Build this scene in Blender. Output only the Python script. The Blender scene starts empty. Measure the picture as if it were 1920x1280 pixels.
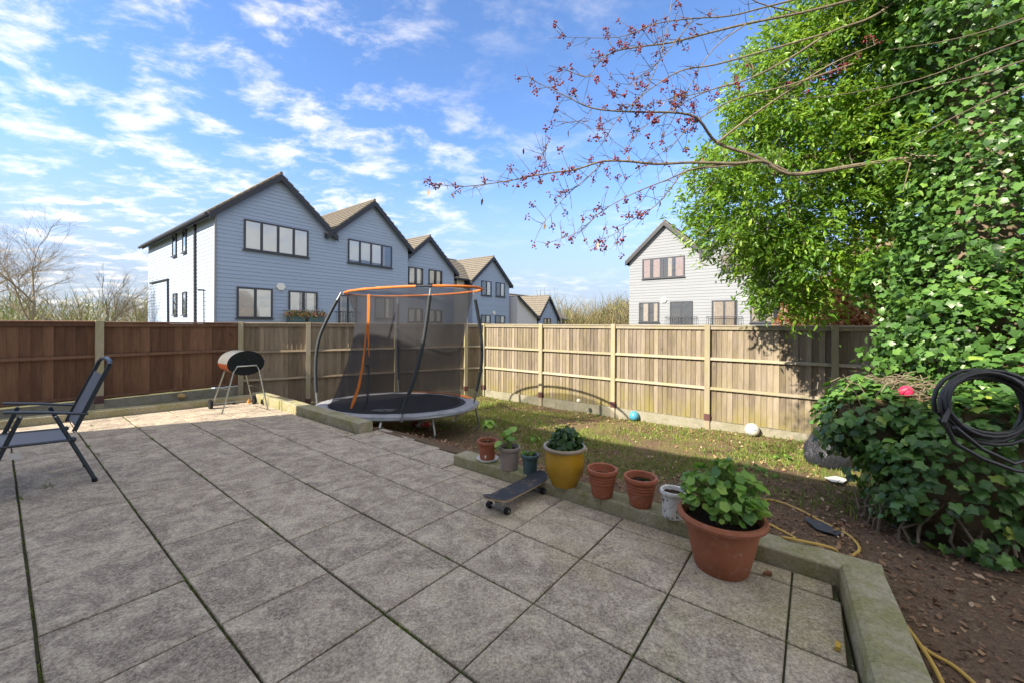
import bpy, math, random
import numpy as np
from mathutils import Vector, Matrix
random.seed(7); rng = np.random.default_rng(7)
R = math.radians
SC = bpy.context.scene
COL = SC.collection

# ------------------------------------------------------------------ camera, sky, sun
EYE = 1.617; F = 740.0; ROLL = 0.0057; VH = 608.0; YAW = R(37.35)
cam_d = bpy.data.cameras.new('camera'); cam = bpy.data.objects.new('camera', cam_d); COL.objects.link(cam)
cam_d.sensor_width = 36; cam_d.lens = F / 1920 * 36; cam_d.shift_y = -(640 - VH) / 1920
cam_d.clip_start = 0.05; cam_d.clip_end = 3000
cam.location = (0, 0, EYE)
cam.rotation_euler = (Matrix.Rotation(R(90), 3, 'X') @ Matrix.Rotation(ROLL, 3, 'Z')).to_euler()
SC.camera = cam

SUN_AZ = R(236); SUN_EL = R(35)
SUN_DIR = Vector((math.sin(SUN_AZ) * math.cos(SUN_EL), math.cos(SUN_AZ) * math.cos(SUN_EL), math.sin(SUN_EL)))
sun_d = bpy.data.lights.new('sun', 'SUN'); sun_d.energy = 2.0; sun_d.angle = R(0.6); sun_d.color = (1.0, 0.93, 0.82)
sun = bpy.data.objects.new('sun', sun_d); COL.objects.link(sun)
sun.rotation_euler = (-SUN_DIR).to_track_quat('-Z', 'Y').to_euler(); sun.location = SUN_DIR * 40

world = bpy.data.worlds.new('World'); SC.world = world; world.use_nodes = True
def build_world():
    nt = world.node_tree; N = nt.nodes; L = nt.links; N.clear()
    out = N.new('ShaderNodeOutputWorld'); bg = N.new('ShaderNodeBackground'); bg.inputs[1].default_value = 0.15
    sky = N.new('ShaderNodeTexSky'); sky.sky_type = 'NISHITA'; sky.sun_disc = False
    sky.sun_elevation = SUN_EL; sky.sun_rotation = SUN_AZ
    sky.air_density = 0.7; sky.dust_density = 0.3; sky.ozone_density = 3.0; sky.altitude = 50
    tc = N.new('ShaderNodeTexCoord'); sep = N.new('ShaderNodeSeparateXYZ'); L.new(tc.outputs['Generated'], sep.inputs[0])
    add = N.new('ShaderNodeMath'); add.operation = 'ADD'; add.inputs[1].default_value = 0.16; L.new(sep.outputs[2], add.inputs[0])
    mx = N.new('ShaderNodeMath'); mx.operation = 'MAXIMUM'; mx.inputs[1].default_value = 0.05; L.new(add.outputs[0], mx.inputs[0])
    dv = N.new('ShaderNodeVectorMath'); dv.operation = 'DIVIDE'
    cmb = N.new('ShaderNodeCombineXYZ'); L.new(mx.outputs[0], cmb.inputs[0]); L.new(mx.outputs[0], cmb.inputs[1]); cmb.inputs[2].default_value = 1
    L.new(tc.outputs['Generated'], dv.inputs[0]); L.new(cmb.outputs[0], dv.inputs[1])
    flat = N.new('ShaderNodeVectorMath'); flat.operation = 'MULTIPLY'; flat.inputs[1].default_value = (1, 1, 0); L.new(dv.outputs[0], flat.inputs[0])
    rot = N.new('ShaderNodeMapping'); rot.inputs['Rotation'].default_value = (0, 0, R(-28)); rot.inputs['Scale'].default_value = (1.0, 1.35, 1); L.new(flat.outputs[0], rot.inputs[0])
    def noise(scale, detail, rough, dist, loc):
        m = N.new('ShaderNodeMapping'); m.inputs['Location'].default_value = loc; L.new(rot.outputs[0], m.inputs[0])
        n = N.new('ShaderNodeTexNoise'); n.inputs['Scale'].default_value = scale; n.inputs['Detail'].default_value = detail
        n.inputs['Roughness'].default_value = rough; n.inputs['Distortion'].default_value = dist; L.new(m.outputs[0], n.inputs[0]); return n
    big = noise(0.9, 3, 0.5, 0.2, (3.1, 1.7, 0)); fine = noise(4.2, 10, 0.63, 0.2, (1.3, 4.2, 0))
    def mr(src, a, b, c=0.0, d=1.0):
        m = N.new('ShaderNodeMapRange'); m.interpolation_type = 'SMOOTHSTEP'
        for k, v in zip((1, 2, 3, 4), (a, b, c, d)): m.inputs[k].default_value = v
        L.new(src, m.inputs[0]); return m.outputs[0]
    def mth(op, a, b):
        m = N.new('ShaderNodeMath'); m.operation = op
        for k, s in enumerate((a, b)):
            if isinstance(s, (int, float)): m.inputs[k].default_value = s
            else: L.new(s, m.inputs[k])
        return m.outputs[0]
    # broken cloud field, thicker to the west; pale haze towards the horizon
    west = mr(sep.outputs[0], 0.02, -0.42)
    deck = mth('MAXIMUM', mr(sep.outputs[2], 0.62, 0.80), mr(sep.outputs[1], 0.05, -0.30))      # cloud added out of view, overhead and behind the camera, to brighten shade
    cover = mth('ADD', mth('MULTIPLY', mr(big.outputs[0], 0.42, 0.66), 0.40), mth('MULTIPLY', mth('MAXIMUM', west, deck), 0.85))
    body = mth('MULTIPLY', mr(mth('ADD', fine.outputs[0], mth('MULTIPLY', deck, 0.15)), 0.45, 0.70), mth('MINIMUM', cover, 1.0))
    low = mth('MULTIPLY', mr(sep.outputs[2], 0.40, 0.02), 0.93)
    deep = N.new('ShaderNodeMix'); deep.data_type = 'RGBA'; deep.blend_type = 'MULTIPLY'; deep.inputs[0].default_value = 1.0; L.new(sky.outputs[0], deep.inputs[6]); deep.inputs[7].default_value = (0.36, 0.45, 0.54, 1)
    hz = N.new('ShaderNodeMix'); hz.data_type = 'RGBA'; L.new(low, hz.inputs[0]); L.new(deep.outputs[2], hz.inputs[6]); hz.inputs[7].default_value = (0.66, 0.76, 0.94, 1)
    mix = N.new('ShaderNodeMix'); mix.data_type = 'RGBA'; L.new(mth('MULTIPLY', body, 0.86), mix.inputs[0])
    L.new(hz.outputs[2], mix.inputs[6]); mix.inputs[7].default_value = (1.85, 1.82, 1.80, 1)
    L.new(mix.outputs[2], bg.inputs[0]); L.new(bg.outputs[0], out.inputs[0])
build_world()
SC.view_settings.view_transform = 'Standard'; SC.view_settings.look = 'None'
SC.view_settings.gamma = 1; SC.view_settings.use_curve_mapping = False
SC.view_settings.exposure = 2.44
SC.view_settings.use_white_balance = True; SC.view_settings.white_balance_temperature = 7150; SC.view_settings.white_balance_tint = 10   # balanced for the open shade

# ------------------------------------------------------------------ where things stand
PITCH = 0.61; TX, TY = -0.0182, -0.0191                    # slab grid; fall of the patio
IV = Vector((math.sin(YAW), math.cos(YAW), 0)); JV = Vector((-math.cos(YAW), math.sin(YAW), 0))
OX, OY = -1.2023 * EYE, 1.0208 * EYE                       # a slab corner: grid origin
def pz(x, y): return TX * x + TY * y
def G(gi, gj, dz=0.0):                                     # slab grid -> world on the patio plane
    x = OX + (IV.x * gi + JV.x * gj) * PITCH; y = OY + (IV.y * gi + JV.y * gj) * PITCH
    return Vector((x, y, pz(x, y) + dz))
def grid(x, y):
    dx, dy = x - OX, y - OY
    return (dx * IV.x + dy * IV.y) / PITCH, (dx * JV.x + dy * JV.y) / PITCH
def ray(u, v):
    du, dv = u - 960, v - VH; c, s = math.cos(ROLL), math.sin(ROLL)
    return Vector(((du * c + dv * s) / F, 1.0, -(-du * s + dv * c) / F))
def at(u, v, Y): return ray(u, v) * Y + Vector((0, 0, EYE))
def on_patio(u, v, dz=0.0):
    r = ray(u, v); t = (EYE - dz) / (TX * r.x + TY - r.z); return r * t + Vector((0, 0, EYE))
def sstep(a, b, x):
    t = min(1, max(0, (x - a) / (b - a))); return t * t * (3 - 2 * t)
def lawn_z(x, y):
    e = x * IV.x + y * IV.y - 3.55; j = x * JV.x + y * JV.y
    w = sstep(0.3, 3.0, j)
    z = -0.07 + 0.07 * (1 - w) * sstep(0, 3, e) - 0.40 * (w * sstep(0.1, 1.6, e) + (1 - w) * sstep(0.1, 3.8, e)) - 0.02 * max(e, 0)
    return z + 0.012 * math.sin(2.1 * x + 1.3 * y) + 0.010 * math.sin(3.7 * y - 2.2 * x)
def on_lawn(u, v):
    r = ray(u, v); t = 1.0
    for _ in range(4000):
        p = r * t
        if EYE + p.z <= lawn_z(p.x, p.y): break
        t += 0.005
    p = r * t; return Vector((p.x, p.y, lawn_z(p.x, p.y)))

# ------------------------------------------------------------------ mesh helpers
def link(o, parent=None):
    COL.objects.link(o)
    if parent is not None: o.parent = parent
    return o
def tag(o, label=None, cat=None, group=None, kind=None):
    if label: o['label'] = label
    if cat: o['category'] = cat
    if group: o['group'] = group
    if kind: o['kind'] = kind
    return o
def empty(name, loc=(0, 0, 0), label=None, cat=None, group=None):
    o = bpy.data.objects.new(name, None); o.location = loc; o.empty_display_size = 0.1
    COL.objects.link(o); return tag(o, label, cat, group)
class MB:
    def __init__(s): s.v = []; s.f = []
    def add(s, vs, fs):
        n = len(s.v); s.v += [tuple(p) for p in vs]; s.f += [tuple(i + n for i in f) for f in fs]; return s
    def box(s, c, size, M=None, bev=0.0):
        x, y, z = (d / 2 for d in size)
        if bev <= 0:
            P = [(a * x, b * y, d * z) for d in (-1, 1) for b in (-1, 1) for a in (-1, 1)]
            Fc = [(0, 2, 3, 1), (4, 5, 7, 6), (0, 1, 5, 4), (2, 6, 7, 3), (0, 4, 6, 2), (1, 3, 7, 5)]
        else:
            b_ = bev; ring = lambda k, zz: [(-x + k, -y + k, zz), (x - k, -y + k, zz), (x - k, y - k, zz), (-x + k, y - k, zz)]
            P = ring(b_, -z) + ring(0, -z + b_) + ring(0, z - b_) + ring(b_, z)
            Fc = [(3, 2, 1, 0), (12, 13, 14, 15)]
            for l in range(3):
                for k in range(4): Fc.append((l * 4 + k, l * 4 + (k + 1) % 4, l * 4 + 4 + (k + 1) % 4, l * 4 + 4 + k))
        P = [Vector(p) for p in P]
        if M is not None: P = [M @ p for p in P]
        return s.add([Vector(c) + p for p in P], Fc)
    def prism(s, poly, d):                                   # polygon (world points) swept by vector d
        n = len(poly); P = [Vector(p) for p in poly]; Q = [p + Vector(d) for p in P]
        Fc = [tuple(range(n))[::-1], tuple(range(n, 2 * n))] + [(k, (k + 1) % n, n + (k + 1) % n, n + k) for k in range(n)]
        return s.add(P + Q, Fc)
    def tube(s, pts, rad, seg=8, caps=True, flat=None):
        pts = [Vector(p) for p in pts]; n = len(pts)
        if not hasattr(rad, '__len__'): rad = [rad] * n
        t0 = (pts[1] - pts[0]).normalized(); up = Vector((0, 0, 1)) if abs(t0.z) < 0.9 else Vector((1, 0, 0))
        a = t0.cross(up).normalized(); vs = []; fs = []
        for k in range(n):
            t = (pts[min(k + 1, n - 1)] - pts[max(k - 1, 0)]).normalized()
            a = (a - t * a.dot(t)).normalized(); b = t.cross(a)
            for q in range(seg):
                w = 2 * math.pi * q / seg
                vs.append(pts[k] + (a * math.cos(w) + b * math.sin(w) * (flat or 1)) * rad[k])
        for k in range(n - 1):
            for q in range(seg): fs.append((k * seg + q, k * seg + (q + 1) % seg, (k + 1) * seg + (q + 1) % seg, (k + 1) * seg + q))
        if caps: fs += [tuple(range(seg))[::-1], tuple((n - 1) * seg + q for q in range(seg))]
        return s.add(vs, fs)
    def lathe(s, prof, c=(0, 0, 0), seg=28, sx=1, sy=1):
        vs = []; fs = []; n = len(prof); c = Vector(c)
        for r, z in prof:
            for q in range(seg):
                w = 2 * math.pi * q / seg; vs.append(c + Vector((r * math.cos(w) * sx, r * math.sin(w) * sy, z)))
        for k in range(n - 1):
            for q in range(seg): fs.append((k * seg + q, k * seg + (q + 1) % seg, (k + 1) * seg + (q + 1) % seg, (k + 1) * seg + q))
        return s.add(vs, fs)
    def disc(s, c, r, seg=24, sx=1, sy=1):
        c = Vector(c); return s.add([c + Vector((r * math.cos(2 * math.pi * q / seg) * sx, r * math.sin(2 * math.pi * q / seg) * sy, 0)) for q in range(seg)], [tuple(range(seg))])
    def sphere(s, c, r, seg=16, rings=10, sc=(1, 1, 1)):
        prof = [(max(1e-4, math.sin(math.pi * k / rings)), -math.cos(math.pi * k / rings)) for k in range(rings + 1)]
        n = len(s.v); s.lathe([(a * r, b * r) for a, b in prof], (0, 0, 0), seg); c = Vector(c)
        for k in range(n, len(s.v)): p = s.v[k]; s.v[k] = (c.x + p[0] * sc[0], c.y + p[1] * sc[1], c.z + p[2] * sc[2])
        return s
    def mesh(s, name, mat, smooth=False):
        m = bpy.data.meshes.new(name); m.from_pydata(s.v, [], s.f); m.update()
        if mat is not None: m.materials.append(mat)
        if smooth:
            m.polygons.foreach_set('use_smooth', [True] * len(m.polygons))
            try: m.set_sharp_from_angle(angle=R(40))
            except Exception: pass
        return m
    def build(s, name, mat, parent=None, smooth=False, loc=None):
        m = s.mesh(name, mat, smooth)
        if loc is not None:
            l = Vector(loc); m.transform(Matrix.Translation(-l))
        o = bpy.data.objects.new(name, m)
        if loc is not None: o.location = l - (Vector(parent.location) if parent is not None else Vector())
        elif parent is not None: o.location = -Vector(parent.location)   # world-built mesh under a located thing
        return link(o, parent)
def scatter_mesh(name, shape_v, shape_f, pos, X, Yv, Z, size, mat, parent=None, rnd=None, loc=None):
    """many copies of one small shape as one mesh; axes X,Y,Z are (n,3); a random value per copy goes to attribute rnd"""
    sv = np.array(shape_v, float); n = len(pos); k = len(sv); size = np.asarray(size).reshape(n, 1, 1)
    V = pos[:, None, :] + size * (sv[None, :, 0:1] * X[:, None, :] + sv[None, :, 1:2] * Yv[:, None, :] + sv[None, :, 2:3] * Z[:, None, :])
    V = V.reshape(-1, 3)
    off = np.array(loc if loc is not None else (0, 0, 0), float); V = V - off
    ft = np.array(shape_f, int); m = len(ft); w = ft.shape[1]
    Fi = (np.arange(n)[:, None, None] * k + ft[None]).reshape(-1)
    me = bpy.data.meshes.new(name); me.vertices.add(n * k); me.vertices.foreach_set('co', V.astype(np.float32).ravel())
    me.loops.add(n * m * w); me.loops.foreach_set('vertex_index', Fi.astype(np.int32))
    me.polygons.add(n * m); me.polygons.foreach_set('loop_start', np.arange(0, n * m * w, w, dtype=np.int32))
    me.update(calc_edges=True); me.validate()
    if rnd is None: rnd = rng.random(n)
    at_ = me.attributes.new('rnd', 'FLOAT', 'POINT'); at_.data.foreach_set('value', np.repeat(rnd, k).astype(np.float32))
    me.materials.append(mat)
    o = bpy.data.objects.new(name, me)
    o.location = Vector(off) - (Vector(parent.location) if parent is not None else Vector())
    return link(o, parent)
def norm(a): return a / np.maximum(np.linalg.norm(a, axis=-1, keepdims=True), 1e-9)
def frames(nrm, tip):
    """leaf axes: Z leaf normal, Y towards the tip, X across"""
    Z = norm(nrm); Yv = norm(tip - Z * (tip * Z).sum(1, keepdims=True)); return np.cross(Yv, Z), Yv, Z

# ------------------------------------------------------------------ materials
MATS = {}
class NT:
    def __init__(s, name, rough=0.8, spec=0.3):
        s.m = bpy.data.materials.new(name); s.m.use_nodes = True; s.nt = s.m.node_tree
        s.N = s.nt.nodes; s.L = s.nt.links; s.b = s.N['Principled BSDF']; s.out = s.N['Material Output']
        s.b.inputs['Roughness'].default_value = rough; s.b.inputs['Specular IOR Level'].default_value = spec; MATS[name] = s.m
    def pos(s, scale=(1, 1, 1), space='world', rot=(0, 0, 0)):
        if space == 'world': src = s.N.new('ShaderNodeNewGeometry').outputs['Position']
        else: src = s.N.new('ShaderNodeTexCoord').outputs['Object']
        mp = s.N.new('ShaderNodeMapping'); mp.inputs['Scale'].default_value = scale; mp.inputs['Rotation'].default_value = rot
        s.L.new(src, mp.inputs[0]); return mp.outputs[0]
    def noise(s, vec, scale, detail=4, rough=0.6, dist=0.0):
        n = s.N.new('ShaderNodeTexNoise'); n.inputs['Scale'].default_value = scale; n.inputs['Detail'].default_value = detail
        n.inputs['Roughness'].default_value = rough; n.inputs['Distortion'].default_value = dist; s.L.new(vec, n.inputs[0]); return n.outputs[0]
    def ramp(s, fac, stops):
        r = s.N.new('ShaderNodeValToRGB'); e = r.color_ramp.elements
        while len(e) < len(stops): e.new(0.5)
        for k, (p, c) in enumerate(stops): e[k].position = p; e[k].color = (*c, 1) if len(c) == 3 else c
        s.L.new(fac, r.inputs[0]); return r.outputs[0]
    def mr(s, src, a, b, c=0.0, d=1.0):
        m = s.N.new('ShaderNodeMapRange')
        for k, v in zip((1, 2, 3, 4), (a, b, c, d)): m.inputs[k].default_value = v
        s.L.new(src, m.inputs[0]); return m.outputs[0]
    def math(s, op, a, b=0.0):
        m = s.N.new('ShaderNodeMath'); m.operation = op
        for k, x in enumerate((a, b)):
            if isinstance(x, (int, float)): m.inputs[k].default_value = x
            else: s.L.new(x, m.inputs[k])
        return m.outputs[0]
    def mix(s, fac, a, b, mode='MIX'):
        m = s.N.new('ShaderNodeMix'); m.data_type = 'RGBA'; m.blend_type = mode
        for k, x in zip((0, 6, 7), (fac, a, b)):
            if isinstance(x, (int, float)): m.inputs[k].default_value = x
            elif isinstance(x, tuple): m.inputs[k].default_value = (*x, 1)
            else: s.L.new(x, m.inputs[k])
        return m.outputs[2]
    def objrand(s): return s.N.new('ShaderNodeObjectInfo').outputs['Random']
    def attr(s, name='rnd'):
        a = s.N.new('ShaderNodeAttribute'); a.attribute_name = name; return a.outputs['Fac']
    def bump(s, h, strength=0.3, dist=0.01):
        b = s.N.new('ShaderNodeBump'); b.inputs['Strength'].default_value = strength; b.inputs['Distance'].default_value = dist
        s.L.new(h, b.inputs['Height']); s.L.new(b.outputs[0], s.b.inputs['Normal'])
    def col(s, c):
        if isinstance(c, tuple): s.b.inputs['Base Color'].default_value = (*c, 1)
        else: s.L.new(c, s.b.inputs['Base Color'])
        return s
def plain(name, c, rough=0.5, spec=0.4, metal=0.0, var=0.12, scale=14):
    m = NT(name, rough, spec); m.b.inputs['Metallic'].default_value = metal
    n = m.noise(m.pos(), scale, 5, 0.65)
    m.col(m.mix(n, tuple(x * (1 - var * 1.6) for x in c), tuple(min(1, x * (1 + var * 1.6)) for x in c))); return m.m
def mat_paving():
    m = NT('paving', 0.9, 0.2); p = m.pos(); r = m.objrand()
    sh = m.N.new('ShaderNodeCombineXYZ')
    for k in range(2): m.L.new(m.math('MULTIPLY', r, 31.0 + 17 * k), sh.inputs[k])
    ad = m.N.new('ShaderNodeVectorMath'); m.L.new(p, ad.inputs[0]); m.L.new(sh.outputs[0], ad.inputs[1]); q_ = ad.outputs[0]     # stains differ from slab to slab
    big = m.noise(m.pos((0.8, 0.8, 0.8)), 1.1, 4, 0.6, 0.6); mid = m.noise(q_, 4.2, 7, 0.74, 0.9); blot = m.noise(q_, 11, 6, 0.75, 0.6); fine = m.noise(p, 62, 3, 0.85); grit = m.noise(p, 26, 5, 0.85)
    c = m.mix(m.mr(big, 0.35, 0.65), (0.34, 0.275, 0.222), (0.50, 0.42, 0.335))
    c = m.mix(m.mr(r, 0.1, 1, 0.0, 0.8), c, (0.225, 0.183, 0.158))
    c = m.mix(m.mr(mid, 0.46, 0.64, 0, 0.9), c, (0.68, 0.59, 0.45)); c = m.mix(m.mr(mid, 0.50, 0.36, 0, 0.9), c, (0.165, 0.128, 0.11))
    c = m.mix(m.mr(blot, 0.54, 0.70, 0, 0.6), c, (0.64, 0.56, 0.44)); c = m.mix(m.mr(blot, 0.45, 0.32, 0, 0.6), c, (0.16, 0.122, 0.105))
    # algae spreads on the damp side next to the bed
    sx = m.N.new('ShaderNodeSeparateXYZ'); m.L.new(p, sx.inputs[0])
    damp = m.math('MULTIPLY', m.mr(sx.outputs[0], -1.2, 1.8), m.mr(m.noise(p, 2.0, 5, 0.7, 0.5), 0.42, 0.64))
    c = m.mix(m.math('MULTIPLY', damp, 0.8), c, (0.33, 0.30, 0.10))
    c = m.mix(m.mr(fine, 0.34, 0.66, 0, 0.9), m.mix(0.58, c, (0.06, 0.047, 0.038)), m.mix(0.40, c, (0.85, 0.75, 0.60)))
    c = m.mix(m.mr(grit, 0.57, 0.70, 0, 0.65), c, (0.78, 0.69, 0.55))
    c = m.mix(m.mr(grit, 0.41, 0.30, 0, 0.7), c, (0.09, 0.068, 0.055))
    m.col(c); m.bump(m.math('ADD', fine, grit), 0.5, 0.005); return m.m
def mat_concrete(name, a, b, green, gamt, scale=5):
    m = NT(name, 0.9, 0.2); p = m.pos(); n = m.noise(p, scale, 7, 0.7, 0.3); f = m.noise(p, 48, 5, 0.8); g = m.noise(p, 3.0, 7, 0.72, 0.7)
    c = m.mix(n, a, b); c = m.mix(m.mr(m.noise(p, 3.1, 7, 0.75, 0.8), 0.46, 0.34, 0, 0.55), c, tuple(x * 0.42 for x in a)); c = m.mix(m.mr(g, 0.38, 0.66, 0, gamt), c, green)
    c = m.mix(m.mr(f, 0.42, 0.66, 0, 0.75), c, m.mix(0.55, c, (0.04, 0.038, 0.025))); c = m.mix(m.mr(m.noise(p, 34, 4, 0.7), 0.64, 0.74, 0, 0.5), c, (0.5, 0.5, 0.42))
    m.col(c); m.bump(m.math('ADD', n, f), 0.6, 0.012); return m.m
def mat_wood(name, stops, algae=None, aamt=0.5, rough=0.85, zlo=None):
    m = NT(name, rough, 0.2); r = m.objrand(); p = m.pos(); shift = m.N.new('ShaderNodeCombineXYZ')
    for k in range(3): m.L.new(m.math('MULTIPLY', r, 37.0 + k * 11), shift.inputs[k])
    ad = m.N.new('ShaderNodeVectorMath'); m.L.new(p, ad.inputs[0]); m.L.new(shift.outputs[0], ad.inputs[1])
    mp = m.N.new('ShaderNodeMapping'); mp.inputs['Scale'].default_value = (24, 24, 1.3); m.L.new(ad.outputs[0], mp.inputs[0])
    g = m.noise(mp.outputs[0], 2.2, 6, 0.65, 0.5)
    mp2 = m.N.new('ShaderNodeMapping'); mp2.inputs['Scale'].default_value = (5, 5, 1.4); m.L.new(ad.outputs[0], mp2.inputs[0])
    n2 = m.noise(mp2.outputs[0], 1.6, 4, 0.6, 0.3)
    f = m.math('ADD', m.math('MULTIPLY', g, 0.5), m.math('ADD', m.math('MULTIPLY', n2, 0.35), m.math('MULTIPLY', r, 0.3)))
    c = m.ramp(f, stops)
    kn = m.noise(m.pos((7, 7, 4)), 1.0, 2, 0.5); c = m.mix(m.mr(kn, 0.70, 0.78, 0, 0.5), c, tuple(x * 0.45 for x in stops[0][1]))
    if algae:
        a = m.noise(m.pos((3, 3, 1.6)), 1.1, 5, 0.65, 0.4); fa = m.mr(a, 0.42, 0.70, 0, aamt)
        if zlo is not None:
            sp = m.N.new('ShaderNodeSeparateXYZ'); m.L.new(p, sp.inputs[0]); fa = m.math('MINIMUM', 1.0, m.math('ADD', fa, m.math('MULTIPLY', m.mr(sp.outputs[2], zlo + 0.55, zlo), m.mr(a, 0.3, 0.6, 0, 0.9))))
        c = m.mix(fa, c, algae)
    m.col(c); m.bump(g, 0.35, 0.004); return m.m
def mat_leaf(name, stops, rough=0.4, trans=0.25, tcol=(0.16, 0.30, 0.04)):
    m = NT(name, rough, 0.45); r = m.attr('rnd'); c = m.ramp(r, stops); m.col(c)
    tr = m.N.new('ShaderNodeBsdfTranslucent'); tr.inputs[0].default_value = (*tcol, 1)
    mx = m.N.new('ShaderNodeMixShader'); mx.inputs[0].default_value = trans
    m.L.new(m.b.outputs[0], mx.inputs[1]); m.L.new(tr.outputs[0], mx.inputs[2]); m.L.new(mx.outputs[0], m.out.inputs[0]); return m.m
def mat_leafobj(name, stops, rough=0.4, trans=0.25, tcol=(0.16, 0.30, 0.04)):
    m = NT(name, rough, 0.45); c = m.ramp(m.objrand(), stops); m.col(c)
    tr = m.N.new('ShaderNodeBsdfTranslucent'); tr.inputs[0].default_value = (*tcol, 1)
    mx = m.N.new('ShaderNodeMixShader'); mx.inputs[0].default_value = trans
    m.L.new(m.b.outputs[0], mx.inputs[1]); m.L.new(tr.outputs[0], mx.inputs[2]); m.L.new(mx.outputs[0], m.out.inputs[0]); return m.m
def mat_ground(name):
    m = NT(name, 1.0, 0.1); p = m.pos(); n = m.noise(p, 2.0, 6, 0.7, 0.4); f = m.noise(p, 55, 4, 0.75); ch = m.noise(p, 26, 3, 0.6)
    c = m.mix(n, (0.175, 0.120, 0.080), (0.30, 0.212, 0.142)); c = m.mix(m.mr(f, 0.42, 0.66), m.mix(0.55, c, (0.06, 0.038, 0.028)), c)
    c = m.mix(m.mr(ch, 0.60, 0.70, 0, 0.6), c, (0.36, 0.26, 0.17)); 
    sp = m.N.new('ShaderNodeSeparateXYZ'); m.L.new(p, sp.inputs[0])
    dist = m.math('ADD', m.math('MULTIPLY', sp.outputs[0], IV.x), m.math('MULTIPLY', sp.outputs[1], IV.y))
    gr = m.math('MULTIPLY', m.mr(dist, 4.6, 6.2), m.mr(m.noise(p, 1.4, 5, 0.65, 0.5), 0.40, 0.62, 0, 0.75))
    c = m.mix(gr, c, (0.20, 0.21, 0.06)); m.col(c); m.bump(m.math('ADD', f, ch), 0.8, 0.03); return m.m
def mat_glass(name, fac=0.30):
    m = NT(name); m.N.remove(m.b); g = m.N.new('ShaderNodeBsdfGlossy'); g.inputs['Roughness'].default_value = 0.03; g.inputs[0].default_value = (0.9, 0.95, 1, 1)
    t = m.N.new('ShaderNodeBsdfTransparent'); mx = m.N.new('ShaderNodeMixShader'); fr = m.N.new('ShaderNodeFresnel'); fr.inputs[0].default_value = 1.5
    m.L.new(m.math('MINIMUM', m.math('ADD', fr.outputs[0], fac * 0.5), 1.0), mx.inputs[0]); m.L.new(t.outputs[0], mx.inputs[1]); m.L.new(g.outputs[0], mx.inputs[2]); m.L.new(mx.outputs[0], m.out.inputs[0]); return m.m
def mat_net():
    m = NT('net_mesh', 0.8, 0.2); m.col((0.035, 0.036, 0.042)); t = m.N.new('ShaderNodeBsdfTransparent'); mx = m.N.new('ShaderNodeMixShader')
    n = m.noise(m.pos((1, 1, 0.5)), 2.0, 3, 0.5); m.L.new(m.mr(n, 0.3, 0.7, 0.46, 0.60), mx.inputs[0])
    m.L.new(t.outputs[0], mx.inputs[1]); m.L.new(m.b.outputs[0], mx.inputs[2]); m.L.new(mx.outputs[0], m.out.inputs[0]); return m.m
def mat_clad(name, a, streak):
    m = NT(name, 0.75, 0.25); p = m.pos((0.6, 0.6, 9)); n = m.noise(p, 1.5, 5, 0.65); r = m.objrand()
    c = m.mix(n, tuple(x * (1 - streak) for x in a), tuple(x * (1 + streak) for x in a)); c = m.mix(m.mr(r, 0, 1, 0, 0.16), c, tuple(x * 0.72 for x in a))
    m.col(c); m.bump(m.noise(m.pos((2, 2, 60)), 1.0, 3, 0.6), 0.12, 0.004); return m.m
def mat_tiles(name, a, b, axis):
    m = NT(name, 0.85, 0.2); p = m.pos(); n = m.noise(p, 3, 5, 0.7); f = m.noise(p, 20, 3, 0.7)
    c = m.mix(n, a, b); c = m.mix(m.mr(f, 0.5, 0.7, 0, 0.4), c, (0.05, 0.045, 0.03)); m.col(c); return m.m

def weathered(name, c, rough):
    m = NT(name, rough, 0.3); p = m.pos(); n = m.noise(p, 9, 5, .65); c1 = m.mix(n, tuple(x * .72 for x in c), tuple(min(1, x * 1.25) for x in c))
    c1 = m.mix(m.mr(m.noise(p, 13, 7, .75, .6), .54, .72, 0, .45), c1, (0.50, 0.40, 0.33)); c1 = m.mix(m.mr(m.noise(p, 22, 6, .75, .4), .60, .72, 0, .6), c1, tuple(x * .4 for x in c)); m.col(c1); return m.m
paving = mat_paving()
bedding = mat_concrete('joint_bedding', (0.030, 0.026, 0.022), (0.06, 0.052, 0.04), (0.075, 0.095, 0.018), 0.95, 9)
kerbm = mat_concrete('kerb_concrete', (0.36, 0.325, 0.235), (0.54, 0.485, 0.365), (0.25, 0.25, 0.085), 0.92)
gravelm = mat_concrete('gravel_board_concrete', (0.26, 0.245, 0.20), (0.42, 0.395, 0.32), (0.21, 0.21, 0.13), 0.6)
woodG = mat_wood('weathered_fence_wood', [(0.28, (0.080, 0.064, 0.052)), (0.5, (0.175, 0.144, 0.113)), (0.78, (0.33, 0.28, 0.22))], (0.22, 0.19, 0.07), 0.30, zlo=-0.35)
woodD = mat_wood('shaded_fence_wood', [(0.25, (0.105, 0.080, 0.058)), (0.5, (0.215, 0.168, 0.122)), (0.8, (0.34, 0.275, 0.20))], (0.14, 0.14, 0.06), 0.25)
woodB = mat_wood('brown_stained_wood', [(0.25, (0.062, 0.034, 0.022)), (0.5, (0.128, 0.068, 0.042)), (0.85, (0.24, 0.132, 0.080))])
postm = mat_wood('post_timber', [(0.25, (0.23, 0.195, 0.14)), (0.55, (0.33, 0.29, 0.215)), (0.85, (0.42, 0.375, 0.285))], (0.27, 0.27, 0.09), 0.6)
railm = mat_wood('rail_timber', [(0.25, (0.21, 0.18, 0.138)), (0.55, (0.31, 0.27, 0.21)), (0.85, (0.40, 0.355, 0.28))], (0.25, 0.26, 0.09), 0.5)
shoe = plain('post_shoe_metal', (0.10, 0.045, 0.045), 0.6)
soilm = mat_ground('earth')
frame_metal = plain('slate_metal', (0.022, 0.032, 0.042), 0.35, 0.5)
sling = plain('grey_sling', (0.20, 0.215, 0.25), 0.7, 0.3, 0, 0.08, 90)
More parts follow.
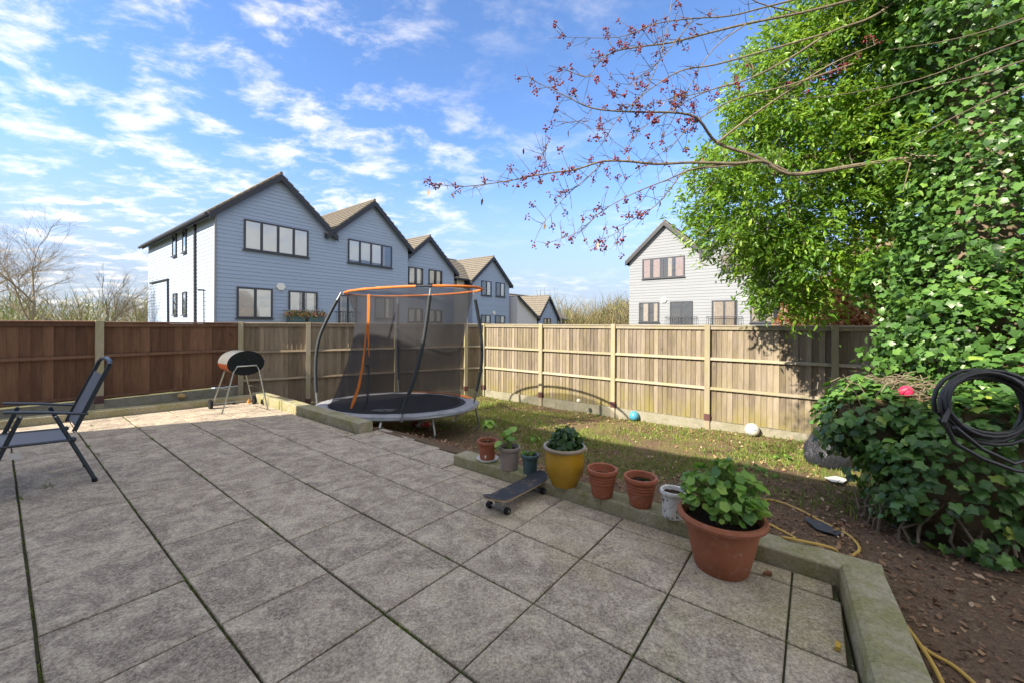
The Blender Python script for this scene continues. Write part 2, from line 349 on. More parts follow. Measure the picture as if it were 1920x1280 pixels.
steel = plain('grey_steel', (0.30, 0.33, 0.34), 0.35, 0.5, 0.6)
foam = plain('dark_foam', (0.035, 0.042, 0.048), 0.6, 0.3)
padm = plain('grey_pad', (0.30, 0.31, 0.34), 0.6, 0.3, 0, 0.4, 5)
matm = plain('black_mat', (0.018, 0.019, 0.024), 0.7, 0.3)
orange = plain('orange_fabric', (0.55, 0.16, 0.03), 0.6, 0.3, 0, 0.25, 10)
net = mat_net()
chrome = plain('chromed_tube', (0.42, 0.45, 0.44), 0.25, 0.5, 0.9)
enamel = plain('black_enamel', (0.012, 0.016, 0.02), 0.22, 0.6)
enamel_o = plain('orange_enamel', (0.17, 0.042, 0.018), 0.3, 0.5, 0, 0.2, 6)
rubber = plain('black_rubber', (0.015, 0.015, 0.017), 0.6, 0.3)
white_p = plain('white_plastic', (0.72, 0.72, 0.70), 0.5)
terra = weathered('terracotta', (0.36, 0.115, 0.06), 0.65)
terra_b = weathered('terracotta_dusty', (0.35, 0.125, 0.066), 0.75)
taupe = plain('taupe_plastic', (0.27, 0.225, 0.20), 0.6)
teal = plain('teal_plastic', (0.062, 0.11, 0.12), 0.5)
ochre = plain('ochre_glaze', (0.42, 0.235, 0.018), 0.22, 0.6, 0, 0.22, 5)
rimglz = plain('rim_glaze', (0.33, 0.27, 0.20), 0.4, 0.4, 0, 0.2, 12)
potsoil = plain('potting_soil', (0.035, 0.022, 0.016), 0.95, 0.1, 0, 0.5, 60)
winframe = plain('anthracite_frame', (0.045, 0.05, 0.065), 0.45)
glass = mat_glass('window_glass')
blind = plain('pale_blind', (0.86, 0.85, 0.81), 0.8, 0.2, 0, 0.06, 3)
curtain = plain('pink_curtain', (0.30, 0.225, 0.215), 0.85, 0.2, 0, 0.35, 7)
cream = plain('cream_curtain', (0.34, 0.30, 0.255), 0.85, 0.2, 0, 0.3, 9)
dark_in = plain('dark_room', (0.02, 0.02, 0.025), 0.9, 0.1)
clad_blue = mat_clad('blue_grey_cladding', (0.335, 0.415, 0.545), 0.06)
clad_pale = mat_clad('pale_grey_cladding', (0.25, 0.27, 0.30), 0.14)
render_w = plain('white_render', (0.62, 0.61, 0.60), 0.85, 0.2, 0, 0.04, 3)
barge = plain('dark_bargeboard', (0.03, 0.033, 0.045), 0.5)
tilem = mat_tiles('concrete_roof_tiles', (0.135, 0.122, 0.104), (0.235, 0.212, 0.178), 0)
bark = mat_wood('bark', [(0.25, (0.09, 0.065, 0.045)), (0.5, (0.18, 0.14, 0.10)), (0.85, (0.29, 0.235, 0.17))])
barkl = plain('pale_bark', (0.20, 0.165, 0.115), 0.85, 0.2, 0, 0.55, 24)
twigm = plain('bare_twigs', (0.13, 0.105, 0.08), 0.85, 0.2, 0, 0.3, 6)
berrym = plain('dark_red_berries', (0.17, 0.010, 0.018), 0.35, 0.5, 0, 0.5, 30)
ivym = mat_leaf('ivy_leaves', [(0.0, (0.020, 0.055, 0.014)), (0.35, (0.072, 0.175, 0.040)), (0.75, (0.14, 0.28, 0.058)), (0.93, (0.20, 0.36, 0.065)), (1.0, (0.40, 0.42, 0.07))], 0.38, 0.22)
ivyobj = mat_leafobj('ivy_leaf', [(0.0, (0.045, 0.115, 0.030)), (0.5, (0.115, 0.26, 0.060)), (0.88, (0.17, 0.32, 0.07)), (1.0, (0.36, 0.44, 0.07))], 0.34, 0.18)
crownm = mat_leaf('crown_leaves', [(0.0, (0.018, 0.052, 0.010)), (0.35, (0.080, 0.190, 0.026)), (0.75, (0.185, 0.335, 0.040)), (1.0, (0.36, 0.46, 0.06))], 0.33, 0.34, (0.32, 0.50, 0.05))
beechm = mat_leaf('dead_beech_leaves', [(0.0, (0.16, 0.065, 0.03)), (0.5, (0.36, 0.16, 0.075)), (1.0, (0.56, 0.32, 0.17))], 0.7, 0.3, (0.5, 0.22, 0.08))
potleaf = mat_leaf('pot_plant_leaves', [(0.0, (0.04, 0.12, 0.022)), (0.5, (0.145, 0.32, 0.05)), (1.0, (0.30, 0.48, 0.08))], 0.4, 0.3, (0.25, 0.45, 0.06))
kalem = mat_leaf('dark_herb_leaves', [(0.0, (0.014, 0.045, 0.014)), (0.6, (0.035, 0.095, 0.03)), (1.0, (0.07, 0.15, 0.05))], 0.5, 0.15)
grassm = mat_leaf('grass_blades', [(0.0, (0.075, 0.13, 0.025)), (0.5, (0.145, 0.255, 0.042)), (0.88, (0.25, 0.33, 0.065)), (1.0, (0.42, 0.36, 0.14))], 0.6, 0.3, (0.25, 0.33, 0.05))
litterm = mat_leaf('fallen_leaves', [(0.0, (0.10, 0.058, 0.036)), (0.45, (0.23, 0.13, 0.075)), (0.8, (0.38, 0.23, 0.125)), (1.0, (0.58, 0.46, 0.32))], 0.8, 0.1, (0.3, 0.15, 0.06))
mossm = mat_leaf('joint_weeds', [(0.0, (0.05, 0.085, 0.012)), (0.6, (0.115, 0.16, 0.02)), (1.0, (0.23, 0.25, 0.03))], 0.7, 0.2)

# ------------------------------------------------------------------ terrain
b = MB(); b.add([(-1500, -1500, -0.95), (1500, -1500, -0.95), (1500, 1500, -0.95), (-1500, 1500, -0.95)], [(0, 1, 2, 3)])
farm = NT('far_field', 1.0, 0.1); n_ = farm.noise(farm.pos(), 0.08, 5, 0.6); farm.col(farm.mix(n_, (0.075, 0.085, 0.03), (0.13, 0.115, 0.055)))
tag(b.build('ground', farm.m), kind='structure')
b = MB(); ni, nj = 96, 132; i0, i1, j0, j1 = -2.2, 9.15, -9.5, 12.0
for a in range(ni + 1):
    for c in range(nj + 1):
        p = IV * (i0 + (i1 - i0) * a / ni) + JV * (j0 + (j1 - j0) * c / nj)
        gi, gj = grid(p.x, p.y); z = lawn_z(p.x, p.y)
        if gi < 5.75 and gj > -4.7: z = pz(p.x, p.y) - 0.32
        b.v.append((p.x, p.y, z))
for a in range(ni):
    for c in range(nj):
        k = a * (nj + 1) + c; b.f.append((k, k + nj + 1, k + nj + 2, k + 1))
lawn = tag(b.build('garden_ground', soilm, smooth=True), kind='structure')

# ------------------------------------------------------------------ patio: base + one object per slab
KF = 5.33                                                   # front of the kerbs in slab units
def patio_block(poly, top, bottom, mb): mb.prism([G(a, c, bottom) for a, c in poly], (0, 0, top - bottom))
b = MB()
patio_block([(-3, -4.88), (KF, -4.38), (KF, 1.5), (5.8, 1.55), (6.18, 4.6), (6.0, 4.95), (KF, 4.95), (KF, 11.48), (-3, 11.48)][::-1], -0.014, -0.5, b)
patio = tag(b.build('patio', bedding), kind='structure')
M_p = Matrix((( IV.x, JV.x, 0), (IV.y, JV.y, 0), (0, 0, 1)))
tilt = Vector((TX, TY, -1)).normalized(); nrm = -tilt
ex = (IV + Vector((0, 0, TX * IV.x + TY * IV.y))).normalized(); ey = nrm.cross(ex)
M_p = Matrix((ex, ey, nrm)).transposed()
def slab_mesh(w, d, t=0.045, ch=0.005):
    b = MB(); b.box((0, 0, -t / 2), (w, d, t), None, ch); return b.mesh('slab', paving)
SLABS = {}
def slab(gi0, gi1, gj0, gj1):
    w = (gi1 - gi0) * PITCH - 0.014; d = (gj1 - gj0) * PITCH - 0.0115
    key = (round(w, 3), round(d, 3))
    if key not in SLABS: SLABS[key] = slab_mesh(*key)
    o = bpy.data.objects.new('slab', SLABS[key]); c = G((gi0 + gi1) / 2, (gj0 + gj1) / 2)
    T = Matrix.Rotation(random.gauss(0, 0.0022), 3, 'X') @ Matrix.Rotation(random.gauss(0, 0.0022), 3, 'Y') @ Matrix.Rotation(random.gauss(0, 0.002), 3, 'Z')
    o.matrix_world = Matrix.Translation(c + Vector((random.gauss(0, .001), random.gauss(0, .001), random.uniform(-0.002, 0.0015)))) @ (M_p @ T).to_4x4()
    link(o, patio)
for a in range(-3, 5):
    for c in range(-4, 11): slab(a, a + 1, c, c + 1)
    slab(a, a + 1, -4.42 - .059 * (4 - a), -4); slab(a, a + 1, 11, 11.46)
for c in range(-4, 11): slab(5, KF - .01, c, c + 1) if not 1 <= c < 5 else None
slab(5, KF - .01, -4.36, -4); slab(5, KF - .01, 1, 1.5); slab(5, KF - .01, 11, 11.46)
slab(5, 5.82, 1.52, 2.5); slab(5, 5.9, 2.5, 3.5); slab(5, 6.0, 3.5, 4.5); slab(5, 6.1, 4.5, 4.93)

# ------------------------------------------------------------------ low walls round the patio
def kerb_run(name, g0, g1, width, h, label, outward, round_=0.02, top_extra=0.0):
    """kerb from grid point g0 to g1 (front bottom line), body on the 'outward' side (grid vector)"""
    P0, P1 = G(*g0), G(*g1); d = (P1 - P0); n_len = max(2, int(d.length / 0.9)); o = (G(g0[0] + outward[0], g0[1] + outward[1]) - P0); o.z = 0; o.normalize()
    root = empty(name, (P0 + P1) / 2, label, 'wall')
    cuts = [0.0] + sorted((k + random.uniform(-.12, .12)) / n_len for k in range(1, n_len)) + [1.0]
    for k in range(n_len):
        A = P0 + d * cuts[k]; B = P0 + d * cuts[k + 1]; e = (B - A).normalized(); A = A + e * 0.002; B = B - e * 0.002
        hh = h + random.uniform(-.003, .003); r = round_
        prof = [(0, -0.45), (0, hh - r), (r * .3, hh - r * .3), (r, hh), (width - r, hh), (width - r * .3, hh - r * .3), (width, hh - r), (width, -0.45)]
        q = MB(); q.prism([A + o * x + Vector((0, 0, z)) for x, z in prof], B - A); q.build('coping', kerbm, root)
    return root
kerb_run('low_wall', (KF, -4.79), (KF, 1.5), 0.24, 0.115, 'mossy low concrete edging wall carrying the row of flower pots', (1, 0), 0.012)
kerb_run('low_wall', (KF + .06, 4.95), (KF + .06, 11.9), 0.235, 0.15, 'low concrete edging wall in front of the trampoline', (1, 0), 0.012)
kerb_run('low_wall', (-3, 11.48), (KF + .05, 11.48), 0.24, 0.12, 'low concrete edging wall along the brown stained fence', (0, 1), 0.012)
kerb_run('low_wall', (-3, -4.90), (5.31, -4.41), 0.235, 0.165, 'round edged greenish concrete wall meeting the pot wall at a corner', (0, -1), 0.05)

# ------------------------------------------------------------------ fences
def fence_section(root, A, B, top, bottom, board_w, boardm, rails, railmat, face, gravel=None, cap=True, boards=True):
    """one bay from A to B (xy); face = unit vector to the viewer's side. boards overlap (feather edge)"""
    A, B = Vector((A.x, A.y, 0)), Vector((B.x, B.y, 0)); d = (B - A); L_ = d.length; d.normalize(); up = Vector((0, 0, 1))
    n = max(1, int(round(L_ / board_w))); w = L_ / n
    for k in range(n):
        x0 = w * k - 0.006; x1 = w * (k + 1) + 0.012; t = top - 0.03 + random.uniform(-.004, .004); bt = bottom + random.uniform(-.006, .006)
        off = random.uniform(-.002, .002)
        poly = [A + d * x0 - face * (0.022 + off), A + d * x1 - face * (0.011 + off), A + d * x1 - face * (0.002 + off), A + d * x0 - face * (0.017 + off)]
        q = MB(); q.prism([p + up * bt for p in poly], up * (t - bt)); q.build('board', boardm, root)
    for z, h_ in rails:
        q = MB(); q.prism([A + up * (z - h_ / 2), A + up * (z + h_ / 2 - .018), A + face * .028 + up * (z + h_ / 2 - .018), A + face * .045 + up * (z - h_ / 2 + .012), A + face * .045 + up * (z - h_ / 2)][::-1], d * L_)
        q.build('rail', railmat, root)
    if cap:
        q = MB(); q.prism([A - face * .04 + up * (top - .03), A - face * .04 + up * top, A + face * .045 + up * (top - .008), A + face * .045 + up * (top - .03)][::-1], d * L_); q.build('capping', railmat, root)
        q = MB(); q.prism([A + face * .004 + up * (top - .095), A + face * .004 + up * (top - .032), A + face * .03 + up * (top - .032), A + face * .03 + up * (top - .095)][::-1], d * L_); q.build('rail', railmat, root)
    if gravel:
        z0, z1 = gravel; q = MB(); q.prism([A + up * z0 - face * .03, A + up * z1 - face * .03, A + up * z1 + face * .025, A + up * z0 + face * .025][::-1], d * L_); q.build('gravel_board', gravelm, root)
def post(root, p, top, bottom, d, face, mat, w=0.1, shoe_z=None):
    Mx = Matrix((d, face, Vector((0, 0, 1)))).transposed()
    q = MB(); q.box(Vector((p.x, p.y, (top + bottom) / 2)) + face * .012, (w, 0.1, top - bottom), Mx, 0.006); q.build('post', mat, root)
    if shoe_z is not None:
        q = MB(); q.box(Vector((p.x, p.y, shoe_z)) + face * .012, (w + .012, .112, .14), Mx, .003); q.build('post_shoe', shoe, root)
TOP = EYE + 0.005
corner = Vector((-0.84, 11.97, 0)); dR = Vector((math.cos(R(37)), -math.sin(R(37)), 0)); faceR = Vector((-dR.y, dR.x, 0)) * -1
fr = empty('fence', corner, 'sunlit weathered timber fence of upright boards on concrete gravel boards', 'fence')
SPR = 2.06
for k in range(5):
    A = corner + dR * (SPR * k + .05); B = corner + dR * (SPR * (k + 1) - .05)
    fence_section(fr, A, B, TOP, -0.345, 0.098, woodG, [(EYE - 0.675, .075), (EYE - 1.285, .075)], railm, faceR, (-0.75, -0.352))
for k in range(6): post(fr, corner + dR * SPR * k, TOP + .012, -0.7, dR, faceR, postm, 0.1, -0.28)
dl = Vector((-6.13, 8.93, 0)); dL = (corner - dl).normalized(); faceL = Vector((dL.y, -dL.x, 0))
fl = empty('fence', dl, 'shaded grey timber fence of upright boards behind the trampoline', 'fence')
ss = [0, 1.354, 3.47, 5.49, 6.1]
for k in range(4):
    A = dl + dL * (ss[k] + .05); B = dl + dL * (ss[k + 1] - .05 - (.06 if k == 3 else 0))
    fence_section(fl, A, B, TOP, -0.30, 0.098, woodD, [(EYE - 0.65, .07), (EYE - 1.29, .07)], railm if k > 2 else woodD, faceL, (-0.75, -0.31))
for k in range(4): post(fl, dl + dL * ss[k], TOP + .012, -0.75, dL, faceL, postm, 0.1, -0.27)
JB = 10.3
def brown_pt(i): return IV * i + JV * JB
ib = dl.x * IV.x + dl.y * IV.y; faceB = -JV
fb = empty('fence', brown_pt(ib - 2.2), 'dark brown stained timber fence with pale posts beside the patio', 'fence')
for k in range(4):
    A = brown_pt(ib - 2.23 * (k + 1) + .05); B = brown_pt(ib - 2.23 * k - .05); st = 0.012 * k
    fence_section(fb, A, B, TOP + st, 0.22 + .02 * k, 0.128, woodB, [(EYE - 0.60 - .005 * k, .07), (0.27 + .02 * k, .06)], woodB, faceB, (-0.4, 0.20 + .02 * k))
    post(fb, brown_pt(ib - 2.23 * (k + 1)), TOP + .02 + st, -0.4, IV, faceB, postm, 0.11, 0.22)

# ------------------------------------------------------------------ houses
def facade_px(A, a, nrm_, u, v):
    r = ray(u, v); t = (A - Vector((0, 0, EYE))).dot(nrm_) / r.dot(nrm_); p = r * t + Vector((0, 0, EYE)); return (p - A).dot(a), p.z
class House:
    def __init__(s, name, label, A, a, b_, clad, pitch=0.285):
        s.A = Vector((A[0], A[1], 0)); s.a = a.normalized(); s.b = b_.normalized(); s.n = -s.b; s.clad = clad; s.pitch = pitch
        s.root = empty(name, s.A, label, 'house')
    def pt(s, t, dpt, z): return s.A + s.a * t + s.b * dpt + Vector((0, 0, z))
    def block(s, t0, t1, d0, d1, z0, ze, za=None, ta=None, mat=None, name='wall'):
        poly = [(t0, z0), (t1, z0), (t1, ze)] + ([(ta if ta is not None else (t0 + t1) / 2, za)] if za else []) + [(t0, ze)]
        q = MB(); q.prism([s.pt(t, d0, z) for t, z in poly], s.b * (d1 - d0)); return q.build(name, mat or s.clad, s.root)
    def boards(s, prof, z0, z1, d0=0.0, side=None, length=None, mat=None):
        """prof(z)->list of (t_start,t_end) on the facade; side='start' clads the end wall instead"""
        z = z0
        while z < z1 - 0.02:
            zt = min(z + s.pitch, z1)
            for (a0, a1), (c0, c1) in zip(prof(z), prof(min(zt, z1 - .002))):
                q = MB()
                if side is None:
                    P = lambda t, z_, out: s.pt(t, d0 - out, z_)
                else:
                    P = lambda t, z_, out: s.pt(-out, t, z_)
                vs = [P(a0, z, .028), P(a1, z, .028), P(c1, zt + .01, .010), P(c0, zt + .01, .010), P(a0, z, -.004), P(a1, z, -.004), P(c1, zt + .01, -.004), P(c0, zt + .01, -.004)]
                q.add(vs, [(0, 1, 2, 3), (5, 4, 7, 6), (0, 4, 5, 1), (3, 2, 6, 7), (1, 5, 6, 2), (0, 3, 7, 4)]); q.build('cladding_board', mat or s.clad, s.root)
            z = zt
    def window(s, px0, px1, panes, d0=0.0, inner=None, side=False, door=False, sill=True):
        if not side:
            (t0, z1), (t1, z0) = facade_px(s.A + s.b * d0, s.a, s.n, *px0), facade_px(s.A + s.b * d0, s.a, s.n, *px1)
            P = lambda t, o, z: s.pt(t, d0 - o, z); ta = s.a; nn = s.n
        else:
            (t0, z1), (t1, z0) = facade_px(s.A, s.b, -s.a, *px0), facade_px(s.A, s.b, -s.a, *px1)
            P = lambda t, o, z: s.pt(-o, t, z); ta = s.b; nn = -s.a
        if t1 < t0: t0, t1 = t1, t0
        w = empty_part = MB(); fw = 0.065
        def bar(x0, x1, y0, y1, o0=.030, o1=.075): w.prism([P(x0, o0, y0), P(x1, o0, y0), P(x1, o0, y1), P(x0, o0, y1)], nn * (o1 - o0))
        bar(t0, t1, z1 - fw, z1); bar(t0, t1, z0, z0 + fw); bar(t0, t0 + fw, z0 + fw, z1 - fw); bar(t1 - fw, t1, z0 + fw, z1 - fw)
        step = (t1 - t0) / panes
        for k in range(1, panes): bar(t0 + step * k - fw * .75, t0 + step * k + fw * .75, z0 + fw, z1 - fw)
        o = w.build('door' if door else 'window', winframe, s.root)
        if sill:
            q = MB(); q.prism([P(t0 - .05, .03, z0 - .04), P(t1 + .05, .03, z0 - .04), P(t1 + .05, .03, z0 - .002), P(t0 - .05, .03, z0 - .002)], nn * .09); child(q.build('sill', winframe), o)
        for k in range(panes):
            x0 = t0 + step * k + fw * .7; x1 = t0 + step * (k + 1) - fw * .7
            q = MB(); q.add([P(x0, .055, z0 + fw), P(x1, .055, z0 + fw), P(x1, .055, z1 - fw), P(x0, .055, z1 - fw)], [(0, 1, 2, 3)]); child(q.build('pane', glass), o)
            spec = inner[k % len(inner)] if inner else (blind, 1.0)
            q = MB(); q.add([P(x0, .037, z0 + fw), P(x1, .037, z0 + fw), P(x1, .037, z1 - fw), P(x0, .037, z1 - fw)], [(0, 1, 2, 3)]); child(q.build('interior', dark_in), o)
            if spec[0] is not None:
                f0, f1 = (spec[2], spec[3]) if len(spec) > 2 else (0, 1); nf = 10; vs = []; fs = []
                ztop = z1 - fw; zb = ztop - (z1 - z0 - 2 * fw) * spec[1]
                for g in range(nf + 1):
                    x = x0 + (x1 - x0) * (f0 + (f1 - f0) * g / nf); oo = .045 + (.006 * math.sin(g * 1.9) if spec[0] is not blind else 0)
                    vs += [P(x, oo, zb), P(x, oo, ztop)]
                for g in range(nf): fs.append((2 * g, 2 * g + 2, 2 * g + 3, 2 * g + 1))
                q = MB(); q.add(vs, fs); child(q.build('curtain', spec[0], smooth=True), o)
        return o, (t0, t1, z0, z1)
    def roof_slope(s, te, ze, tr, zr, d0, d1, courses=None, name='roof'):
        """tiled slope from eave (te,ze) to ridge (tr,zr), running d0..d1 in depth; courses laid as stepped strips"""
        q = MB(); L_ = math.hypot(tr - te, zr - ze); n = courses or max(3, int(L_ / .30)); sl = (zr - ze) / (tr - te); nx, nz = -(zr - ze) / L_, (tr - te) / L_
        if nz < 0: nx, nz = -nx, -nz
        for k in range(n):
            f0, f1 = k / n, min(1, (k + 1.08) / n); a0, b0 = te + (tr - te) * f0, ze + (zr - ze) * f0; a1, b1 = te + (tr - te) * f1, ze + (zr - ze) * f1
            lo = .075; hi = .03
            q.prism([s.pt(a0, d0, b0), s.pt(a1, d0, b1), s.pt(a1 + nx * hi, d0, b1 + nz * hi), s.pt(a0 + nx * lo, d0, b0 + nz * lo)], s.b * (d1 - d0))
        return q.build(name, tilem, s.root)
    def barge(s, te, ze, tr, zr, d0, h_=.26):
        q = MB(); q.prism([s.pt(te, d0, ze - h_), s.pt(tr, d0, zr - h_), s.pt(tr, d0, zr + .0), s.pt(te, d0, ze + .0)], s.b * .035); q.build('bargeboard', barge, s.root)
    def gable(s, t0, t1, ze, za, d0, d1, over=.28, front=.22):
        tm = (t0 + t1) / 2; k = (za - ze) / (tm - t0)
        for te, zz in ((t0 - over, ze - over * k), (t1 + over, ze - over * k)):
            s.roof_slope(te, zz + .02, tm, za + .02, d0 - front, d1 + .2); s.barge(te, zz + .015, tm, za + .015, d0 - front - .036)
            q = MB(); lo = min(te, te + (.02 if te < tm else -.02)); q.prism([s.pt(lo, d0 - front, zz - .16), s.pt(lo + .02, d0 - front, zz - .16), s.pt(lo + .02, d0 - front, zz + .015), s.pt(lo, d0 - front, zz + .015)], s.b * (d1 - d0 + front)); q.build('fascia', barge, s.root)
        q = MB(); q.tube([s.pt(tm, d0 - front, za + .075), s.pt(tm, d1 + .2, za + .075)], .07, 6); q.build('ridge', tilem, s.root)
        # soffit closing the overhang at the front
        for te, zz in ((t0 - over, ze - over * k), (t1 + over, ze - over * k)):
            q = MB(); q.prism([s.pt(te, d0 - front, zz - .03), s.pt(tm, d0 - front, za - .03), s.pt(tm, d0 - front, za + .012), s.pt(te, d0 - front, zz + .012)], s.b * (front - .01)); q.build('soffit', barge, s.root)
    def gutter(s, t, d0, d1, z):
        q = MB(); q.tube([s.pt(t, d0, z), s.pt(t, d1, z)], .065, 8); q.build('gutter', barge, s.root)
    def alarm(s, u, v, d0=0.0):
        t, z = facade_px(s.A + s.b * d0, s.a, s.n, u, v); q = MB(); c = s.pt(t, d0, z)
        pts = [c + s.a * (.19 * math.cos(w)) + Vector((0, 0, .17 * math.sin(w))) + s.n * .03 for w in [math.pi * k / 3 + math.pi / 6 * 0 for k in range(6)]]
        q.prism(pts, s.n * .07); q.build('alarm_box', white_p, s.root)
    def balcony(s, t0, t1, z0, z1, d0=0.0, flowers=False):
        q = MB()
        for z in (z1, z0): q.tube([s.pt(t0, d0 - .05, z), s.pt(t0, d0 - .20, z), s.pt(t1, d0 - .20, z), s.pt(t1, d0 - .05, z)], .018, 6)
        n = max(6, int((t1 - t0) / .12))
        for k in range(n + 1): x = t0 + (t1 - t0) * k / n; q.tube([s.pt(x, d0 - .20, z0), s.pt(x, d0 - .20, z1)], .009, 5)
        q.build('balcony_rail', winframe if not flowers else steel, s.root)
def child(o, parent):
    """parent under a part that sits at the thing's frame: keep the mesh where it was built"""
    o.parent = parent; o.matrix_parent_inverse = Matrix.Identity(4)
    top = parent
    off = Vector()
    while top is not None: off += Vector(top.location); top = top.parent
    o.location = -off; return o
def full(t0, t1): return lambda z: [(t0, t1)]
def gab(t0, t1, ze, za):
    tm = (t0 + t1) / 2
    def f(z):
        if z <= ze: return [(t0, t1)]
        k = min(1, (z - ze) / (za - ze)); return [(t0 + (tm - t0) * k, t1 - (t1 - tm) * k)]
    return f
ZB = -1.1
# --- blue house with twin gables
h1 = House('house', 'blue grey clad house with two steep gables behind the brown fence', (-11.5, 15.3), IV, JV, clad_blue, 0.156)
ZE, ZA, W1 = 6.02, 7.98, 4.55
for k in range(2):
    h1.block(W1 * k + (.0), W1 * (k + 1), 0, 11, ZB, ZE - .35 if False else ZE, ZA)
def two(z):
    if z <= ZE: return [(0, 2 * W1)]
    return gab(0, W1, ZE, ZA)(z) + gab(W1, 2 * W1, ZE, ZA)(z)
z = ZB
h1.boards(lambda zz: [(-.034, 2 * W1)] , 0.9, ZE)
h1.boards(lambda zz: gab(0, W1, ZE, ZA)(zz), ZE, ZA - .03); h1.boards(lambda zz: gab(W1, 2 * W1, ZE, ZA)(zz), ZE, ZA - .03)
h1.boards(full(0, 11), 0.9, ZE, side='start')
q = MB(); q.box(h1.pt(-.022, -.022, (ZE + .9) / 2), (.07, .07, ZE - .9), Matrix((IV, JV, Vector((0, 0, 1)))).transposed()); q.build('corner_trim', clad_pale, h1.root)
h1.gable(0, W1, ZE, ZA, 0, 11); h1.gable(W1, 2 * W1, ZE, ZA, 0, 11)
h1.gutter(-.36, -.2, 11.2, ZE - .30)
bl = [(blind, 1.0)]
h1.window((456.7, 410.8), (577, 484.3), 4, inner=bl); h1.window((651.8, 447.9), (733.5, 504), 4, inner=[(blind, .92), (blind, .85), (blind, .9), (curtain, 1, 0, .3)])
h1.window((443.3, 538), (510, 597.5), 2, inner=bl)
o_, bb = h1.window((540.4, 545), (594, 612), 2, inner=[(blind, 1, 0, .75), (blind, 1, .2, .8)], door=True, sill=False)
h1.balcony(bb[0] - .2, bb[1] + .2, 1.15, 2.17, flowers=True)
o2_, bb2 = h1.window((634, 553), (668, 612), 2, inner=[(curtain, 1, 0, .35), (None, 0)], door=True, sill=False)
h1.balcony(bb2[0] - .2, bb2[1] + .2, 1.15, 2.17)
h1.window((702, 557), (738, 599), 2, inner=[(None, 0), (blind, 1, 0, .4)])
for p0, p1 in (((326, 441), (333, 480)), ((345, 432), (351.5, 473)), ((327, 551), (334, 591)), ((345, 548), (352, 591))): h1.window(p0, p1, 1, side=True, inner=[(None, 0)])
h1.alarm(525.5, 538)
def side_pipe(px, r=.04):
    pts = []
    for u, v in px:
        t, z = facade_px(h1.A, h1.b, -h1.a, u, v); pts.append(h1.pt(-.07, t, z))
    q = MB(); q.tube(pts, r, 8); q.build('drainpipe', barge, h1.root)
side_pipe([(369, 421), (369.5, 612)], .05); side_pipe([(284.5, 531.5), (318, 524), (318.5, 612)], .045); side_pipe([(372, 543), (386, 543.5), (386.5, 612)], .02)
# flower boxes hang on the rail of the blue house
def flower_box(t0, t1, where):
    r = empty('flower_box', h1.pt((t0 + t1) / 2, -.3, 1.75), 'teal planter of pink flowers on the balcony rail, ' + where, 'planter', 'flower boxes on the balcony')
    q = MB(); q.prism([h1.pt(t0, -.22, 1.62), h1.pt(t1, -.22, 1.62), h1.pt(t1, -.22, 1.92), h1.pt(t0, -.22, 1.92)], h1.n * .18); q.build('box', teal, r)
    n = 160; P = np.array([h1.pt(random.uniform(t0 - .1, t1 + .1), -.31 + random.uniform(-.14, .12), 1.93 + abs(random.gauss(0, .1)) - (.12 if random.random() < .3 else 0)) for _ in range(n)])
    N_ = norm(rng.normal(size=(n, 3)) + np.array([0, -.6, .4])); X, Y_, Z = frames(N_, rng.normal(size=(n, 3)))
    sh = [(0, 0, 0), (.5, .4, .1), (0, 1, 0), (-.5, .4, .1)]
    tag(scatter_mesh('flower', sh, [(0, 1, 2, 3)], P, X, Y_, Z, rng.uniform(.06, .11, n), MATS['flower_petals'], r), kind='stuff')
    P2 = P + rng.normal(0, .05, (n, 3)); tag(scatter_mesh('leaf', sh, [(0, 1, 2, 3)], P2, X, Y_, Z, rng.uniform(.05, .1, n), potleaf, r), kind='stuff')
mat_leaf('flower_petals', [(0, (0.45, 0.10, 0.10)), (0.5, (0.55, 0.20, 0.14)), (1, (0.65, 0.38, 0.30))], 0.6, 0.2, (0.6, 0.2, 0.15))
mid_t = (bb[0] + bb[1]) / 2
flower_box(bb[0] - .15, mid_t - .06, 'nearer the alarm box'); flower_box(mid_t + .06, bb[1] + .15, 'nearer the trampoline')

# --- terrace beyond: gable, white recess, gable
h2 = House('house', 'blue terraced house with white recessed wall between two gables', (-6.77, 23.4), IV, JV, clad_blue, 0.20)
E2, A2 = 5.25, 7.15
h2.block(0, 4.55, 0, 9, ZB, E2, A2); h2.boards(lambda z: gab(0, 4.55, E2, A2)(z), 1.0, A2 - .03); h2.gable(0, 4.55, E2, A2, 0, 9)
h2.block(4.55, 8.6, 1.7, 9, ZB, 5.05, mat=render_w, name='recess_wall')
def slope_along(h, t0, t1, d_e, z_e, d_r, z_r, n=10):
    q = MB(); L_ = math.hypot(d_r - d_e, z_r - z_e); nz, nd = (d_r - d_e) / L_, -(z_r - z_e) / L_
    for k in range(n):
        f0, f1 = k / n, min(1, (k + 1.08) / n); a0, b0 = d_e + (d_r - d_e) * f0, z_e + (z_r - z_e) * f0; a1, b1 = d_e + (d_r - d_e) * f1, z_e + (z_r - z_e) * f1
        q.prism([h.pt(t0, a0, b0), h.pt(t0, a1, b1), h.pt(t0, a1 + nd * .03, b1 + nz * .03), h.pt(t0, a0 + nd * .075, b0 + nz * .075)], h.a * (t1 - t0))
    q.build('roof', tilem, h.root)
    q = MB(); q.tube([h.pt(t0, d_r, z_r + .05), h.pt(t1, d_r, z_r + .05)], .07, 6); q.build('ridge', tilem, h.root)
slope_along(h2, 4.0, 9.3, 1.35, 4.98, 4.6, 6.95, 11)
q = MB(); q.tube([h2.pt(4.7, 1.32, 4.93), h2.pt(8.3, 1.32, 4.93)], .06, 8); q.build('gutter', barge, h2.root)
q = MB(); q.tube([h2.pt(6.0, 1.62, 4.9), h2.pt(6.0, 1.62, ZB)], .05, 8); q.build('drainpipe', barge, h2.root)
